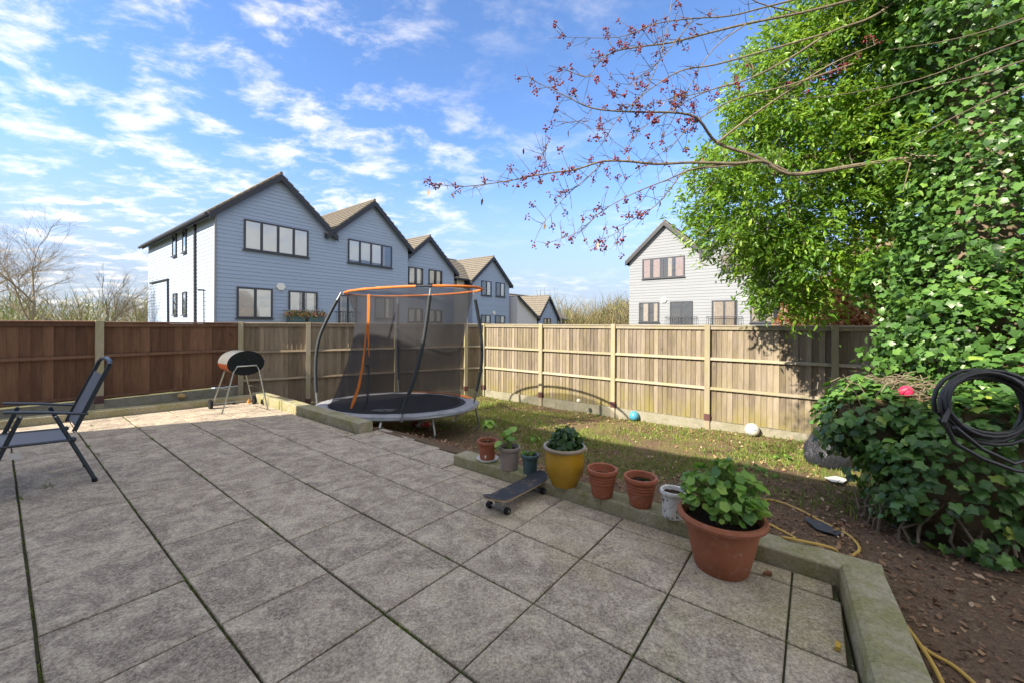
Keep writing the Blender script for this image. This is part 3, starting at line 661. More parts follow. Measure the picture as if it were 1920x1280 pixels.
T3, D3 = 7.75, 1.25; E3, A3 = 5.12, 7.05
h2.block(T3, T3 + 4.6, D3, 9, ZB, E3, A3); h2.boards(lambda z: gab(T3, T3 + 4.6, E3, A3)(z), 1.0, A3 - .03, d0=D3); h2.gable(T3, T3 + 4.6, E3, A3, D3, 9)
wc = [(curtain, 1, 0, .3), (blind, 1, .35, .9)]
for p0, p1 in (((765, 500), (792, 535)), ((803, 505), (828, 536)), ((764, 578), (792, 605)), ((803, 581), (828, 605))): h2.window(p0, p1, 2, inner=[(blind, 1, 0, .8), (blind, 1, .1, .7)])
for p0, p1 in (((844, 512), (855, 537)), ((870, 523), (880, 541))): h2.window(p0, p1, 1, d0=1.7, inner=[(None, 0)])
for p0, p1 in (((902, 526), (920.5, 555.6)), ((929, 529.4), (945.8, 557.5)), ((901, 590.6), (919, 607)), ((928, 591.6), (946, 607))): h2.window(p0, p1, 2, d0=D3, inner=[(None, 0), (blind, 1, 0, .75)])
h2.alarm(925, 587, D3)
# --- bungalow at the end of the row
h3 = House('bungalow', 'low tiled bungalow with a small blue gable at the end of the row', (0.9, 34.6), IV, JV, clad_blue, 0.22)
q = MB(); q.prism([h3.pt(t, 0, z) for t, z in [(-.75, ZB), (2.3, ZB), (2.3, 2.25), (-.75, 4.0)]], h3.b * 6); q.build('white_wing', render_w, h3.root)
h3.roof_slope(2.55, 2.12, -.75, 4.03, -.2, 6); h3.barge(2.55, 2.12, -.75, 4.03, -.24, .2)
h3.block(1.5, 9.5, 1.2, 6, ZB, 2.15, mat=render_w)
slope_along(h3, -.4, 8.2, .85, 2.1, 3.8, 4.55, 11)
h3.block(2.9, 6.5, .3, 5, ZB, 2.3, 4.35); h3.boards(lambda z: gab(2.9, 6.5, 2.3, 4.35)(z), 1.0, 4.3, d0=.3); h3.gable(2.9, 6.5, 2.3, 4.35, .3, 4.2, .2)
q = MB(); q.prism([h3.pt(8.1, .85, 2.1), h3.pt(10.4, .85, 2.05), h3.pt(8.1, 3.8, 4.55)], Vector((0, 0, .08))); q.build('roof', tilem, h3.root)
q = MB(); q.prism([h3.pt(10.4, .85, 2.05), h3.pt(10.4, 6.5, 2.05), h3.pt(8.1, 3.8, 4.55)], Vector((0, 0, .08))); q.build('roof', tilem, h3.root)
for p0, p1 in (((1019, 597), (1032, 608)), ((1044, 597.5), (1055, 608))): h3.window(p0, p1, 2, d0=.3, inner=[(blind, 1, 0, .7)])
# --- pale house to the right
h4 = House('house', 'pale grey clad house with twin gables and balcony doors, partly behind the leafy tree', (7.78, 26.2), -JV, IV, clad_pale, 0.18)
E4, A4 = 5.95, 8.08
for k in range(2):
    h4.block(W1 * k, W1 * (k + 1), 0, 10, ZB, E4, A4); h4.gable(W1 * k, W1 * (k + 1), E4, A4, 0, 10, .22)
    h4.boards(lambda z, k=k: gab(W1 * k, W1 * (k + 1), E4, A4)(z), E4, A4 - .03)
h4.boards(full(0, 2 * W1), 0.8, E4)
cu = [(curtain, 1, .1, .8), (curtain, 1, 0, .75), (cream, 1, .5, .9), (curtain, 1, .15, 1)]
h4.window((1205, 486.9), (1283.7, 519), 4, inner=cu); h4.window((1352, 478), (1438, 505), 4, inner=cu)
h4.window((1198.7, 568), (1236, 604.6), 2, inner=[(cream, 1, .45, 1), (cream, 1, .5, .9)])
for p0, p1, inn in (((1256.7, 566), (1298.7, 614), [(None, 0), (None, 0)]), ((1334.8, 564), (1382, 614), [(cream, 1, .1, 1), (cream, 1, 0, .85)])):
    o_, bb = h4.window(p0, p1, 2, inner=inn, door=True, sill=False); h4.balcony(bb[0] - .25, bb[1] + .25, 1.1, 2.12)
h4.window((1407, 564), (1462, 605.6), 2, inner=[(cream, 1, 0, .6)]); h4.alarm(1245, 563); h4.alarm(1396, 559)

# --- the house the patio belongs to (behind the camera; it shades the patio)
ho = empty('house', IV * -1.9, 'white rendered house standing behind the patio, its eaves shading the slabs', 'house')
brick = plain('white_render_wall', (0.78, 0.76, 0.72), 0.9, 0.2, 0, 0.03, 30)
q = MB(); q.prism([IV * -1.9 + JV * j + Vector((0, 0, z)) for j, z in [(9.48, -.4), (9.48, 5.6), (-9, 5.6), (-9, -.4)]], IV * -7); q.build('wall', brick, ho)
q = MB(); q.prism([IV * -1.65 + JV * j + Vector((0, 0, z)) for j, z in [(9.48, 5.61), (9.48, 5.76), (-9.2, 5.76), (-9.2, 5.61)]], IV * -7.5); q.build('roof', tilem, ho)
for j0_, j1_, z0_, z1_ in ((-1.2, 1.2, 0, 2.1), (-1.0, .8, 3.1, 4.3), (3, 4.6, .9, 2.1)):
    q = MB(); q.prism([IV * -1.895 + JV * j + Vector((0, 0, z)) for j, z in [(j0_, z0_), (j1_, z0_), (j1_, z1_), (j0_, z1_)]], IV * .04); w_ = q.build('window', winframe, ho)
    q = MB(); q.prism([IV * -1.85 + JV * j + Vector((0, 0, z)) for j, z in [(j0_ + .07, z0_ + .07), (j1_ - .07, z0_ + .07), (j1_ - .07, z1_ - .07), (j0_ + .07, z1_ - .07)]], IV * .006); child(q.build('pane', plain('pane_dark_%d' % int(j0_ * 10), (0.03, 0.035, 0.04), 0.05, 0.6)), w_)

# ------------------------------------------------------------------ trampoline
def ell(c, A_, B_, w): return c + A_ * math.cos(w) + B_ * math.sin(w)
def trampoline():
    zr = 0.045; C = Vector((-2.25, 7.85, zr)); a_, b_ = Vector((1.56, 0, 0)), Vector((0, 1.22, 0)); n = 56
    base = Vector((-2.2, 7.5, lawn_z(-2.2, 7.5)))
    t = empty('trampoline', base, 'oval trampoline with grey pad, black safety net and orange top ring', 'trampoline')
    W = [2 * math.pi * k / n for k in range(n)]
    q = MB(); q.tube([ell(C, a_, b_, w) + Vector((0, 0, -.045)) for w in W] + [ell(C, a_, b_, 0) + Vector((0, 0, -.045))], .022, 8, False); q.build('frame_ring', steel, t, True)
    q = MB(); vs = []; fs = []
    for w in W:
        j_ = 1 + .012 * math.sin(w * 9) + .008 * math.sin(w * 23)
        for s_, dz in ((.85, .008), (.88, .022), (.95, .022), (1.01 * j_, .0), (1.012 * j_, -.035)): vs.append(ell(C, a_ * s_, b_ * s_, w) + Vector((0, 0, dz + random.uniform(-.004, .004))))
    for k in range(n):
        for l in range(4): fs.append((k * 5 + l, k * 5 + l + 1, ((k + 1) % n) * 5 + l + 1, ((k + 1) % n) * 5 + l))
    q.add(vs, fs); pad = q.build('pad', padm, t, True)
    q = MB(); vs = [C + Vector((0, 0, -.02))] + [ell(C, a_ * .86, b_ * .86, w) + Vector((0, 0, .008)) for w in W]; q.add(vs, [(0, 1 + k, 1 + (k + 1) % n) for k in range(n)]); q.build('jumping_mat', matm, t, True)
    # pale printed emblem on the mat, worn to a smear of strokes
    q = MB(); e0 = Vector((-2.3, 7.2, zr + .006))
    for (x, y, l, w, r_) in ((-.12, 0, .30, .05, .5), (.05, .05, .26, .04, .35), (.12, -.04, .22, .04, .8), (-.02, -.08, .2, .03, .2)):
        d = Vector((math.cos(r_), math.sin(r_), 0)); p = Vector((-d.y, d.x, 0)); c = e0 + Vector((x, y, 0)); q.add([c - d * l / 2, c - d * l * .2 + p * w, c + d * l / 2, c - d * l * .1 - p * w], [(0, 3, 2, 1)])
    q.build('printed_emblem', plain('emblem_print', (0.45, 0.46, 0.48), 0.7), t)
    q = MB(); vs = []; m_ = 9
    for k in range(m_):
        w = R(20) + R(75) * k / (m_ - 1)
        for s_ in (.89, .99): vs.append(ell(C, a_ * s_, b_ * s_, w) + Vector((0, 0, 0.032)))
    q.add(vs, [(2 * k, 2 * k + 1, 2 * k + 3, 2 * k + 2) for k in range(m_ - 1)]); q.build('pad_panel', orange, t)
    # legs
    for w in (R(-55), R(-88), R(8), R(-160), R(50), R(120)):
        p = ell(C, a_, b_, w); f = lawn_z(p.x, p.y) - .01; o = (p - C); o.z = 0; o.normalize(); h_ = zr - .05 - f
        q = MB(); pts = [p + Vector((0, 0, -.05)), p + o * -.02 + Vector((0, 0, -.05 - h_ * .2)), p + o * .015 + Vector((0, 0, -.05 - h_ * .45)), p + o * .05 + Vector((0, 0, -.05 - h_ * .75)), p + o * .0 + Vector((0, 0, -.05 - h_ * .97)), p + o * -.08 + Vector((0, 0, -.05 - h_))]
        q.tube(pts, .02, 8); q.build('leg', steel, t, True)
    # top ring, poles
    Lp, Rp, Fp, Bp = at(640, 549, 8.15), at(888, 546, 7.7), at(808, 537, 6.72), at(746, 556, 9.2)
    Ct = (Lp + Rp + Fp + Bp) / 4; At = (Rp - Lp) / 2; Bt = (Bp - Fp) / 2
    def spl(px, Y0, Y1):
        return [at(u, v, Y0 + (Y1 - Y0) * k / (len(px) - 1)) for k, (u, v) in enumerate(px)]
    def smoothline(P, n=5):
        out = []
        for k in range(len(P) - 1):
            p0, p1, p2, p3 = P[max(k - 1, 0)], P[k], P[k + 1], P[min(k + 2, len(P) - 1)]
            for s_ in range(n):
                x = s_ / n; out.append(.5 * ((2 * p1) + (p2 - p0) * x + (2 * p0 - 5 * p1 + 4 * p2 - p3) * x * x + (3 * p1 - p0 - 3 * p2 + p3) * x ** 3))
        return out + [P[-1]]
    for px, y0, y1 in (([(595, 763), (592, 712), (593, 665), (600, 630), (617, 592), (640, 549)], 7.85, 8.15), ([(753, 790), (758, 760), (776, 712), (791, 655), (801, 595), (808, 535)], 6.63, 6.72),
                       ([(889, 753), (897, 715), (903, 680), (903, 640), (897, 595), (888, 546)], 7.85, 7.7), ([(748, 736), (746, 690), (745, 640), (746, 600), (746, 556)], 9.05, 9.2)):
        P = smoothline(spl(px, y0, y1)); q = MB(); q.tube(P, .019, 8); pole = q.build('pole', steel, t, True)
        q = MB(); q.tube(P[3:-2], .032, 10); child(q.build('foam_sleeve', foam, None, True), pole)
    fw = math.atan2(-1, 0)
    for w0, w1, m_, r_ in ((R(-86), R(262), orange, .024), (R(262), R(274), foam, .02)):
        P = [ell(Ct, At, Bt, w0 + (w1 - w0) * k / 48) + Vector((0, 0, .0)) for k in range(49)]
        q = MB(); q.tube(P, [r_ * (1 + .12 * math.sin(k * 2.3)) for k in range(49)], 8); q.build('ring_sleeve', m_, t, True)
    # net
    lev = [(2.24, 763, 121), (2.10, 764, 119), (1.81, 768, 109), (1.32, 764, 106), (.84, 758, 107), (.33, 751, 113), (.06, 746, 118)]
    q = MB(); vs = []; fs = []; m_ = 48
    for z_, c_, hw in lev:
        cx = (c_ - 960) / F * 7.9; h_ = hw / F * 7.9; k_ = sstep(.1, 2.2, z_)
        A1 = At.normalized() * h_ if False else Vector((At.x, At.y * k_, 0)).normalized() * h_; B1 = Vector((Bt.x * k_, Bt.y, 0)).normalized() * h_ * .86
        for g in range(m_): vs.append(Vector((cx, 7.9, z_)) + A1 * math.cos(2 * math.pi * g / m_) * (1 + .006 * math.sin(g * 5)) + B1 * math.sin(2 * math.pi * g / m_))
    for l in range(len(lev) - 1):
        for g in range(m_): fs.append((l * m_ + g, l * m_ + (g + 1) % m_, (l + 1) * m_ + (g + 1) % m_, (l + 1) * m_ + g))
    q.add(vs, fs); q.build('safety_net', net, t, True)
    def strip(px, Y, w, mat, name):
        P = [at(u, v, Y) for u, v in px]; q = MB(); vs = []
        for k, p in enumerate(P): ww = w[k]; vs += [p + Vector((-ww, 0, 0)), p + Vector((ww, 0, 0)), p + Vector((ww, .012, 0)), p + Vector((-ww, .012, 0))]
        fs = []
        for k in range(len(P) - 1):
            for g in range(4): fs.append((4 * k + g, 4 * k + (g + 1) % 4, 4 * k + 4 + (g + 1) % 4, 4 * k + 4 + g))
        q.add(vs, fs + [(3, 2, 1, 0), tuple(4 * len(P) - 4 + g for g in range(4))]); q.build(name, mat, t)
    strip([(691, 552), (691, 575), (690, 606), (691, 650), (692, 668)], 6.87, [.024, .026, .022, .010, .004], orange, 'door_strap')
    strip([(688, 608), (683, 655), (679, 690), (672, 725), (663, 752), (658, 765)], 6.85, [.010, .012, .018, .024, .028, .016], orange, 'door_strap')
    strip([(684, 686), (690, 684), (691, 700), (690, 730), (688, 752), (684, 768)], 6.9, [.02, .026, .016, .016, .018, .02], foam, 'hanging_strap')
trampoline()

# ------------------------------------------------------------------ barbecue
def barbecue():
    C0 = at(462, 681, 7.5); ax = JV; LN = .56; g0 = on_patio(459, 772)
    t = empty('barbecue', g0, 'barrel barbecue on thin chromed legs with wheels', 'barbecue')
    U = Vector((0, 0, 1)); hw, hu, hd = .30, .235, .215
    def prof(s0, s1, n=18): return [(hw * math.copysign(abs(math.cos(w)) ** 1.0, math.cos(w)), (hu if math.sin(w) >= 0 else hd) * math.copysign(abs(math.sin(w)) ** 1.0, math.sin(w))) for w in [s0 + (s1 - s0) * k / n for k in range(n + 1)]]
    def shell(s0, s1, mat, name, d0, d1, k_=1.0):
        q = MB(); P = prof(s0, s1); A = [C0 + IV * x * k_ + U * z * k_ + ax * d0 for x, z in P]; q.prism(A, ax * (d1 - d0)); return q.build(name, mat, t, True)
    lid = plain('sun_glare_lid', (0.20, 0.20, 0.20), 0.25, 0.5, 0.2, 0.15, 5)  # black lid coloured grey: the sun's glare is put into its colour
    shell(0, math.pi, lid, 'lid', .02, LN - .02); shell(math.pi + .01, 2 * math.pi - .01, enamel_o, 'bowl', .02, LN - .02)
    for d0, d1 in ((0, .018), (LN - .018, LN)):
        q = MB(); P = prof(0, 2 * math.pi - .17, 34); q.prism([C0 + IV * x * 1.03 + U * z * 1.03 + ax * d0 for x, z in P], ax * (d1 - d0)); e = q.build('end_cap', enamel, t, True)
        if d0 == 0:
            for k in range(5):
                w = math.pi / 2 + 2 * math.pi * k / 5; c = C0 + IV * .05 + U * .07 + IV * (.055 * math.cos(w)) + U * (.055 * math.sin(w)) - ax * .002
                q = MB(); q.prism([c + IV * (.013 * math.cos(2 * math.pi * g / 10)) + U * (.013 * math.sin(2 * math.pi * g / 10)) for g in range(10)], ax * .0015); child(q.build('vent_hole', rubber), e)
    hnd = C0 + IV * (hw + .02) + ax * (LN * .5) + U * .04; q = MB(); q.tube([hnd - ax * .2 - IV * .03, hnd - ax * .2 + IV * .03, hnd + ax * .2 + IV * .03, hnd + ax * .2 - IV * .03], .011, 8); q.build('handle', chrome, t, True)
    fL, fR = on_patio(416, 776), on_patio(502, 767)
    tL, tR = C0 - IV * .19 - U * .05 - ax * .025, C0 + IV * .19 - U * .05 - ax * .025
    q = MB(); q.tube([fL, fL.lerp(tL, .9), tL + IV * .03 + U * .01, tR - IV * .03 + U * .01, fR.lerp(tR, .9), fR], .013, 8); q.build('leg_frame', chrome, t, True)
    wL, wR = G(4.0, 11.0), G(5.1, 11.0); rad = .085
    rL, rR = C0 - IV * .16 - U * .12 + ax * (LN + .015), C0 + IV * .16 - U * .12 + ax * (LN + .015)
    aL, aR = wL + U * rad, wR + U * rad
    q = MB(); q.tube([aL, aL.lerp(rL, .9), rL + IV * .03 + U * .01, rR - IV * .03 + U * .01, aR.lerp(rR, .9), aR], .013, 8); q.build('leg_frame', chrome, t, True)
    for A_, B_ in ((fL.lerp(tL, .52), aL.lerp(rL, .45)), (fR.lerp(tR, .52), aR.lerp(rR, .45))):
        q = MB(); q.tube([A_, B_], .010, 8); q.build('cross_bar', chrome, t, True)
    q = MB(); q.tube([aL, aR], .009, 8); q.build('axle', chrome, t, True)
    d = (aR - aL).normalized(); e1 = U; e2 = d.cross(e1)
    for a_, sg in ((aL, -1), (aR, 1)):
        q = MB(); q.prism([a_ + d * sg * .015 + (e1 * math.cos(2 * math.pi * g / 24) + e2 * math.sin(2 * math.pi * g / 24)) * rad for g in range(24)], d * sg * .045); w = q.build('wheel', rubber, t, True)
        q = MB(); q.prism([a_ + d * sg * .055 + (e1 * math.cos(2 * math.pi * g / 12) + e2 * math.sin(2 * math.pi * g / 12)) * rad * .5 for g in range(12)], d * sg * .01); child(q.build('hub', frame_metal), w)
barbecue()

# ------------------------------------------------------------------ folding chair
def chair(P1, label, group=None):
    t = empty('folding_chair', P1, label, 'chair', group); f = -IV; U = Vector((0, 0, 1)); WD = JV * .66
    ref = on_patio(180, 901)
    def c(u, v):
        r = ray(u, v); nn = JV; k = (ref - Vector((0, 0, EYE))).dot(nn) / r.dot(nn); p = r * k + Vector((0, 0, EYE)) - ref; return p.dot(f), p.z
    def pt(sz, side): return P1 + f * sz[0] + U * sz[1] + WD * side
    def bar(name, pts, side, w=.013, d=.020, mat=frame_metal):
        q = MB(); q.tube([pt(p, side) for p in pts], d, 8, True, w / d); return q.build(name, mat, t, True)
    foot, rtop = (0.0, 0.0), c(104, 780); ft = c(38, 781); fm = c(2, 850); k = (ft[1]) / (ft[1] - fm[1]); ff = (ft[0] + (fm[0] - ft[0]) * k, 0.0)
    bt, bb_, ab, af = c(205, 684), c(139, 808), c(165, 775), c(6, 773)
    seat_b, seat_f = c(137, 823), (c(137, 823)[0] + .50, c(137, 823)[1] + .03)
    for s_ in (0, 1):
        l1 = bar('leg', [foot, rtop], s_); l2 = bar('leg', [ff, ft], s_)
        q = MB(); q.tube([pt((foot[0] + (rtop[0] - foot[0]) * .02, .0), s_), pt((foot[0] + (rtop[0] - foot[0]) * .05, .035), s_)], .022, 8); child(q.build('foot_cap', rubber), l1)
        bar('armrest', [ab, ((ab[0] + af[0]) / 2, (ab[1] + af[1]) / 2 + .006), af], s_, .014, .024)
        bar('back_rail', [bb_, bt], s_, .015, .022); bar('seat_rail', [seat_b, seat_f], s_, .014, .02)
        for z_ in (rtop, ft, bb_):
            q = MB(); q.sphere(pt(z_, s_) - JV * (.022 if s_ == 0 else -.022), .011, 8, 6); q.build('rivet', chrome, t, True)
        q = MB(); q.sphere(pt(seat_b, s_), .026, 10, 8); q.build('hinge', frame_metal, t, True)
    q = MB(); dv = (bt[0] - bb_[0], bt[1] - bb_[1]); top = [pt(bt, 0), pt((bt[0] + dv[0] * .06, bt[1] + dv[1] * .06), .12), pt((bt[0] + dv[0] * .085, bt[1] + dv[1] * .085), .5), pt((bt[0] + dv[0] * .06, bt[1] + dv[1] * .06), .88), pt(bt, 1)]
    q.tube(top, .02, 8); q.build('top_handle', frame_metal, t, True)
    for a_ in ((ff[0] + (ft[0] - ff[0]) * .15, ft[1] * .15), (rtop[0] * .12, rtop[1] * .12)):
        q = MB(); q.tube([pt(a_, 0), pt(a_, 1)], .011, 8); q.build('cross_bar', frame_metal, t, True)
    def cloth(p0, p1, sag, name):
        q = MB(); n = 10; vs = []; dx, dz = p1[0] - p0[0], p1[1] - p0[1]; L_ = math.hypot(dx, dz); nx, nz = -dz / L_, dx / L_
        if nz < 0: nx, nz = -nx, -nz
        for g in range(n + 1):
            for h_ in range(9):
                x = g / n; y = h_ / 8; sg = sag * math.sin(math.pi * x) * math.sin(math.pi * y)
                vs.append(pt((p0[0] + dx * x - nx * sg, p0[1] + dz * x - nz * sg), .03 + .94 * y))
        fs = [(g * 9 + h_, g * 9 + h_ + 1, (g + 1) * 9 + h_ + 1, (g + 1) * 9 + h_) for g in range(n) for h_ in range(8)]
        q.add(vs, fs); return q.build(name, sling, t, True)
    e = (bb_[0] + (bt[0] - bb_[0]) * .05, bb_[1] + (bt[1] - bb_[1]) * .05); g_ = (bb_[0] + (bt[0] - bb_[0]) * .84, bb_[1] + (bt[1] - bb_[1]) * .84)
    cloth(e, g_, .035, 'back_sling'); st = cloth(seat_b, seat_f, .03, 'seat_sling')
    q = MB(); c_ = pt((seat_b[0] + .32, seat_b[1] - .05), .06); q.add([c_, c_ + f * .07, c_ + f * .07 - U * .06 + JV * .01, c_ - U * .06 + JV * .01], [(0, 1, 2, 3)]); child(q.build('care_tag', white_p), st)
chair(on_patio(180, 901), 'grey sling folding chair standing on the patio in front of the brown fence')

# ------------------------------------------------------------------ skateboard
def skateboard():
    A = G(4.80, -.47); t = empty('skateboard', A, 'worn black skateboard parked with its tail behind the yellow pot', 'skateboard')
    U = Vector((0, 0, 1)); L_, W_ = .90, .215; n = 20; prof = []
    sl = TX * IV.x + TY * IV.y
    def dz(x):
        e = abs(x) - L_ * .30; return .115 + (0.30 * max(0, e) if e > 0 else 0) + sl * x
    def half(x):
        e = abs(x) - (L_ / 2 - .11); return W_ / 2 * (math.sqrt(max(0.04, 1 - (e / .112) ** 2)) if e > 0 else 1)
    top, bot = [], []
    vs = []; fs = []
    for k in range(n + 1):
        x = -L_ / 2 + L_ * k / n
        for y, z in ((-1, 0), (-.5, -.004), (.5, -.004), (1, 0)): vs.append(A + IV * x + JV * (y * half(x)) + U * (dz(x) + z))
    m = len(vs)
    vs += [Vector(v) - U * .011 for v in vs]
    for k in range(n):
        for l in range(3): fs.append((k * 4 + l, (k + 1) * 4 + l, (k + 1) * 4 + l + 1, k * 4 + l + 1)); fs.append((m + k * 4 + l + 1, m + (k + 1) * 4 + l + 1, m + (k + 1) * 4 + l, m + k * 4 + l))
        for l in (0, 3): a0, a1 = k * 4 + l, (k + 1) * 4 + l; fs.append((a0, m + a0, m + a1, a1) if l == 0 else (a1, m + a1, m + a0, a0))
    for l in range(3): fs.append((l, l + 1, m + l + 1, m + l)); e = n * 4; fs.append((e + l + 1, e + l, m + e + l, m + e + l + 1))
    ply = plain('maple_ply', (0.42, 0.30, 0.17), 0.6); g = NT('grip_tape', 0.85, 0.2); p = g.pos(); w_ = g.noise(g.pos((1, 1, 1)), 7, 6, 0.75, 0.8)
    g.col(g.mix(g.mr(w_, 0.52, 0.70, 0, 0.8), (0.045, 0.05, 0.062), (0.26, 0.20, 0.14)))
    q = MB(); q.add(vs, fs); q.build('deck', ply, t, True)
    q = MB(); gv = [Vector(v) + U * .0015 for v in vs[:m]]; q.add(gv, [(k * 4 + l, (k + 1) * 4 + l, (k + 1) * 4 + l + 1, k * 4 + l + 1) for k in range(n) for l in range(3)]); q.build('grip_tape', g.m, t, True)
    for x in (-.29, .29):
        c = A + IV * x + U * (.028 + sl * x); q = MB(); q.tube([c - JV * .10, c + JV * .10], .009, 8); q.box(c + U * .035, (.06, .05, .05)); tr = q.build('truck', steel, t, True)
        for y in (-.105, .105):
            q = MB(); cc = c + JV * y; q.tube([cc - JV * .018, cc + JV * .018], .03, 16); w = q.build('wheel', rubber, t, True)
            q = MB(); q.tube([cc - JV * .0195, cc + JV * .0195], .011, 10); child(q.build('bearing', steel), w)
skateboard()

# ------------------------------------------------------------------ pots
HEART = [(0, 0, 0), (.42, .12, .05), (.5, .5, .04), (.26, .85, -.02), (0, 1.0, -.06), (-.26, .85, -.02), (-.5, .5, .04), (-.42, .12, .05)]
HEART_F = [(0, 1, 2, 3), (0, 3, 4, 5), (0, 5, 6, 7)]
ROUND = [(0, .45, -.06)] + [((.5 + .05 * (-1) ** k) * math.sin(2 * math.pi * k / 10), .45 + (.5 + .05 * (-1) ** k) * math.cos(2 * math.pi * k / 10), .02 * (-1) ** k) for k in range(10)]
ROUND_F = [(0, 1 + k, 1 + (k + 1) % 10) for k in range(10)]
def plant(root, c, n, hgt, spread, leaf, mat, shape=HEART, sf=HEART_F, stems=True, up=.5, ball=False):
    pos = []; nr = []; stem = MB()
    for k in range(n):
        w = random.uniform(0, 2 * math.pi); r_ = math.sqrt(random.random()) * spread
        if ball:
            th = math.acos(1 - random.random() * 1.25); d = Vector((math.sin(th) * math.cos(w), math.sin(th) * math.sin(w), math.cos(th))); rr = random.uniform(.55, 1.0)
            p = Vector(c) + Vector((d.x * spread * rr, d.y * spread * rr, max(.0, d.z) * hgt * rr)); nv = d + Vector((random.gauss(0, .5), random.gauss(0, .5), random.gauss(0, .5)))
        else:
            p = Vector(c) + Vector((math.cos(w) * r_, math.sin(w) * r_, hgt * random.uniform(.45, 1.0) * (1 - .45 * (r_ / spread) ** 2))); nv = Vector((math.cos(w) * .6, math.sin(w) * .6, up + .4)) + Vector((random.gauss(0, .35), random.gauss(0, .35), random.gauss(0, .2)))
            if stems: m_ = Vector(c).lerp(p, .55) + Vector((0, 0, hgt * .12)); b0 = Vector(c) + Vector((random.uniform(-.3, .3) * spread, random.uniform(-.3, .3) * spread, 0)); stem.tube([b0, m_, p], [.004, .003, .002], 5, False)
        pos.append(p); nr.append(nv)
    pos = np.array(pos); nr = np.array(nr); tipd = pos - np.array(c) + rng.normal(0, .05, pos.shape); tipd[:, 2] -= .1
    X, Y_, Z = frames(nr, tipd); sz = leaf * rng.uniform(.6, 1.2, n)
    if stems and not ball and stem.v: stem.build('stems', potleaf_s, root)
    tag(scatter_mesh('foliage', shape, sf, pos, X, Y_, Z, sz, mat, root), kind='stuff')
potleaf_s = plain('green_stem', (0.16, 0.24, 0.06), 0.6)
def pot(name, c, R_, H_, Rb, mat, label, rim=.02, soil=.04, rings=0, rimmat=None, bulge=0, cat='flower pot', group=None):
    t = empty(name, c, label, cat, group); P = []
    if bulge: prof = [(Rb * .0 + .001, 0), (Rb, 0), (Rb * 1.04, H_ * .03), (R_ * .86, H_ * .32), (R_ * .93, H_ * .6), (R_ * .89, H_ * .86), (R_ * .88, H_ * .90)]
    else:
        prof = [(.001, 0), (Rb - .006, 0), (Rb, .006)]; Rt = R_ - rim * .7; hb = H_ * .80
        if rings:
            for k in range(1, 9):
                f = k / 8; r0 = Rb + (Rt - Rb) * f * .96; prof.append((r0, hb * f))
                if k >= 5: prof.append((r0 + .004, hb * f + .004)); prof.append((r0 + .004, hb * f + .012)); prof.append((r0, hb * f + .016))
        else: prof.append((Rt * .97, hb))
    ins = [(R_ - .022, H_ - .004), (R_ - .03, H_ * .75), (R_ * .80 - .01, H_ - soil)]
    if rimmat is None:
        prof += [(R_ - rim * .6, H_ * .82), (R_ - .004, H_ * .84), (R_, H_ * .87), (R_, H_ - .008), (R_ - .005, H_), (R_ - .016, H_)] + ins
        if bulge: pass
        q = MB(); q.lathe(prof, c, 32); q.build('pot_body', mat, t, True)
    else:
        q = MB(); q.lathe(prof, c, 36); q.build('pot_body', mat, t, True)
        q = MB(); q.lathe([(R_ * .88, H_ * .90), (R_ * .98, H_ * .93), (R_, H_ * .965), (R_ * .97, H_), (R_ * .88, H_), (R_ * .84, H_ * .97), (R_ * .80, H_ - soil)], c, 36); q.build('rim', rimmat, t, True)
    q = MB(); sr = R_ * .81; n = 20; c_ = Vector(c)
    vs = [c_ + Vector((0, 0, H_ - soil + .004))] + [c_ + Vector((sr * math.cos(2 * math.pi * k / n), sr * math.sin(2 * math.pi * k / n), H_ - soil + random.uniform(-.004, .004))) for k in range(n)]
    q.add(vs, [(0, 1 + k, 1 + (k + 1) % n) for k in range(n)]); q.build('soil', potsoil, t, True)
    return t
def K(u, v): return on_patio(u, v, .116)
c = K(914, 862); c.z += .022; t1 = pot('flower_pot', c, .125, .215, .085, terra, 'ringed terracotta pot with a single tall seedling, standing in a white saucer', rings=1)
q = MB(); q.lathe([(.001, -.02), (.10, -.02), (.128, .012), (.122, .014), (.098, -.004), (.001, -.004)], c, 28); q.build('saucer', white_p, t1, True)
q = MB(); cc = c + Vector((-.03, -.088, .03)); q.add([cc, cc + Vector((.03, 0, 0)), cc + Vector((.03, -.006, .035)), cc + Vector((0, -.006, .035))], [(0, 1, 2, 3)]); q.build('sticker', white_p, t1)
q = MB(); s0 = c + Vector((0, 0, .18)); st = [s0, s0 + Vector((.0, 0, .1)), s0 + Vector((.006, 0, .2)), s0 + Vector((.012, 0, .27))]; q.tube(st, [.006, .005, .004, .003], 6); q.build('stem', potleaf_s, t1, True)
n = 7; pos = np.array([st[3]] * 5 + [st[2]] * 2) ; ang = np.array([0, 72, 144, 216, 288, 30, 200]) / 57.3; tip = np.stack([np.cos(ang), np.sin(ang), np.full(n, .15)], 1); X, Y_, Z = frames(np.stack([.75 * np.cos(ang), .75 * np.sin(ang), np.ones(n)], 1), tip - np.array([0, 0, .5]))
tag(scatter_mesh('foliage', HEART, HEART_F, pos, X, Y_, Z, np.array([.13, .12, .13, .10, .12, .10, .08]), potleaf, t1), kind='stuff')
c = K(955, 877); t2 = pot('flower_pot', c, .122, .245, .095, taupe, 'taupe plastic pot with a pale leafy seedling on the low wall'); plant(t2, c + Vector((0, 0, .21)), 16, .2, .11, .10, potleaf)
c = K(994, 886); t3 = pot('flower_pot', c, .098, .205, .07, teal, 'small teal plastic pot with a stunted sprout'); plant(t3, c + Vector((0, 0, .17)), 5, .1, .06, .07, potleaf)
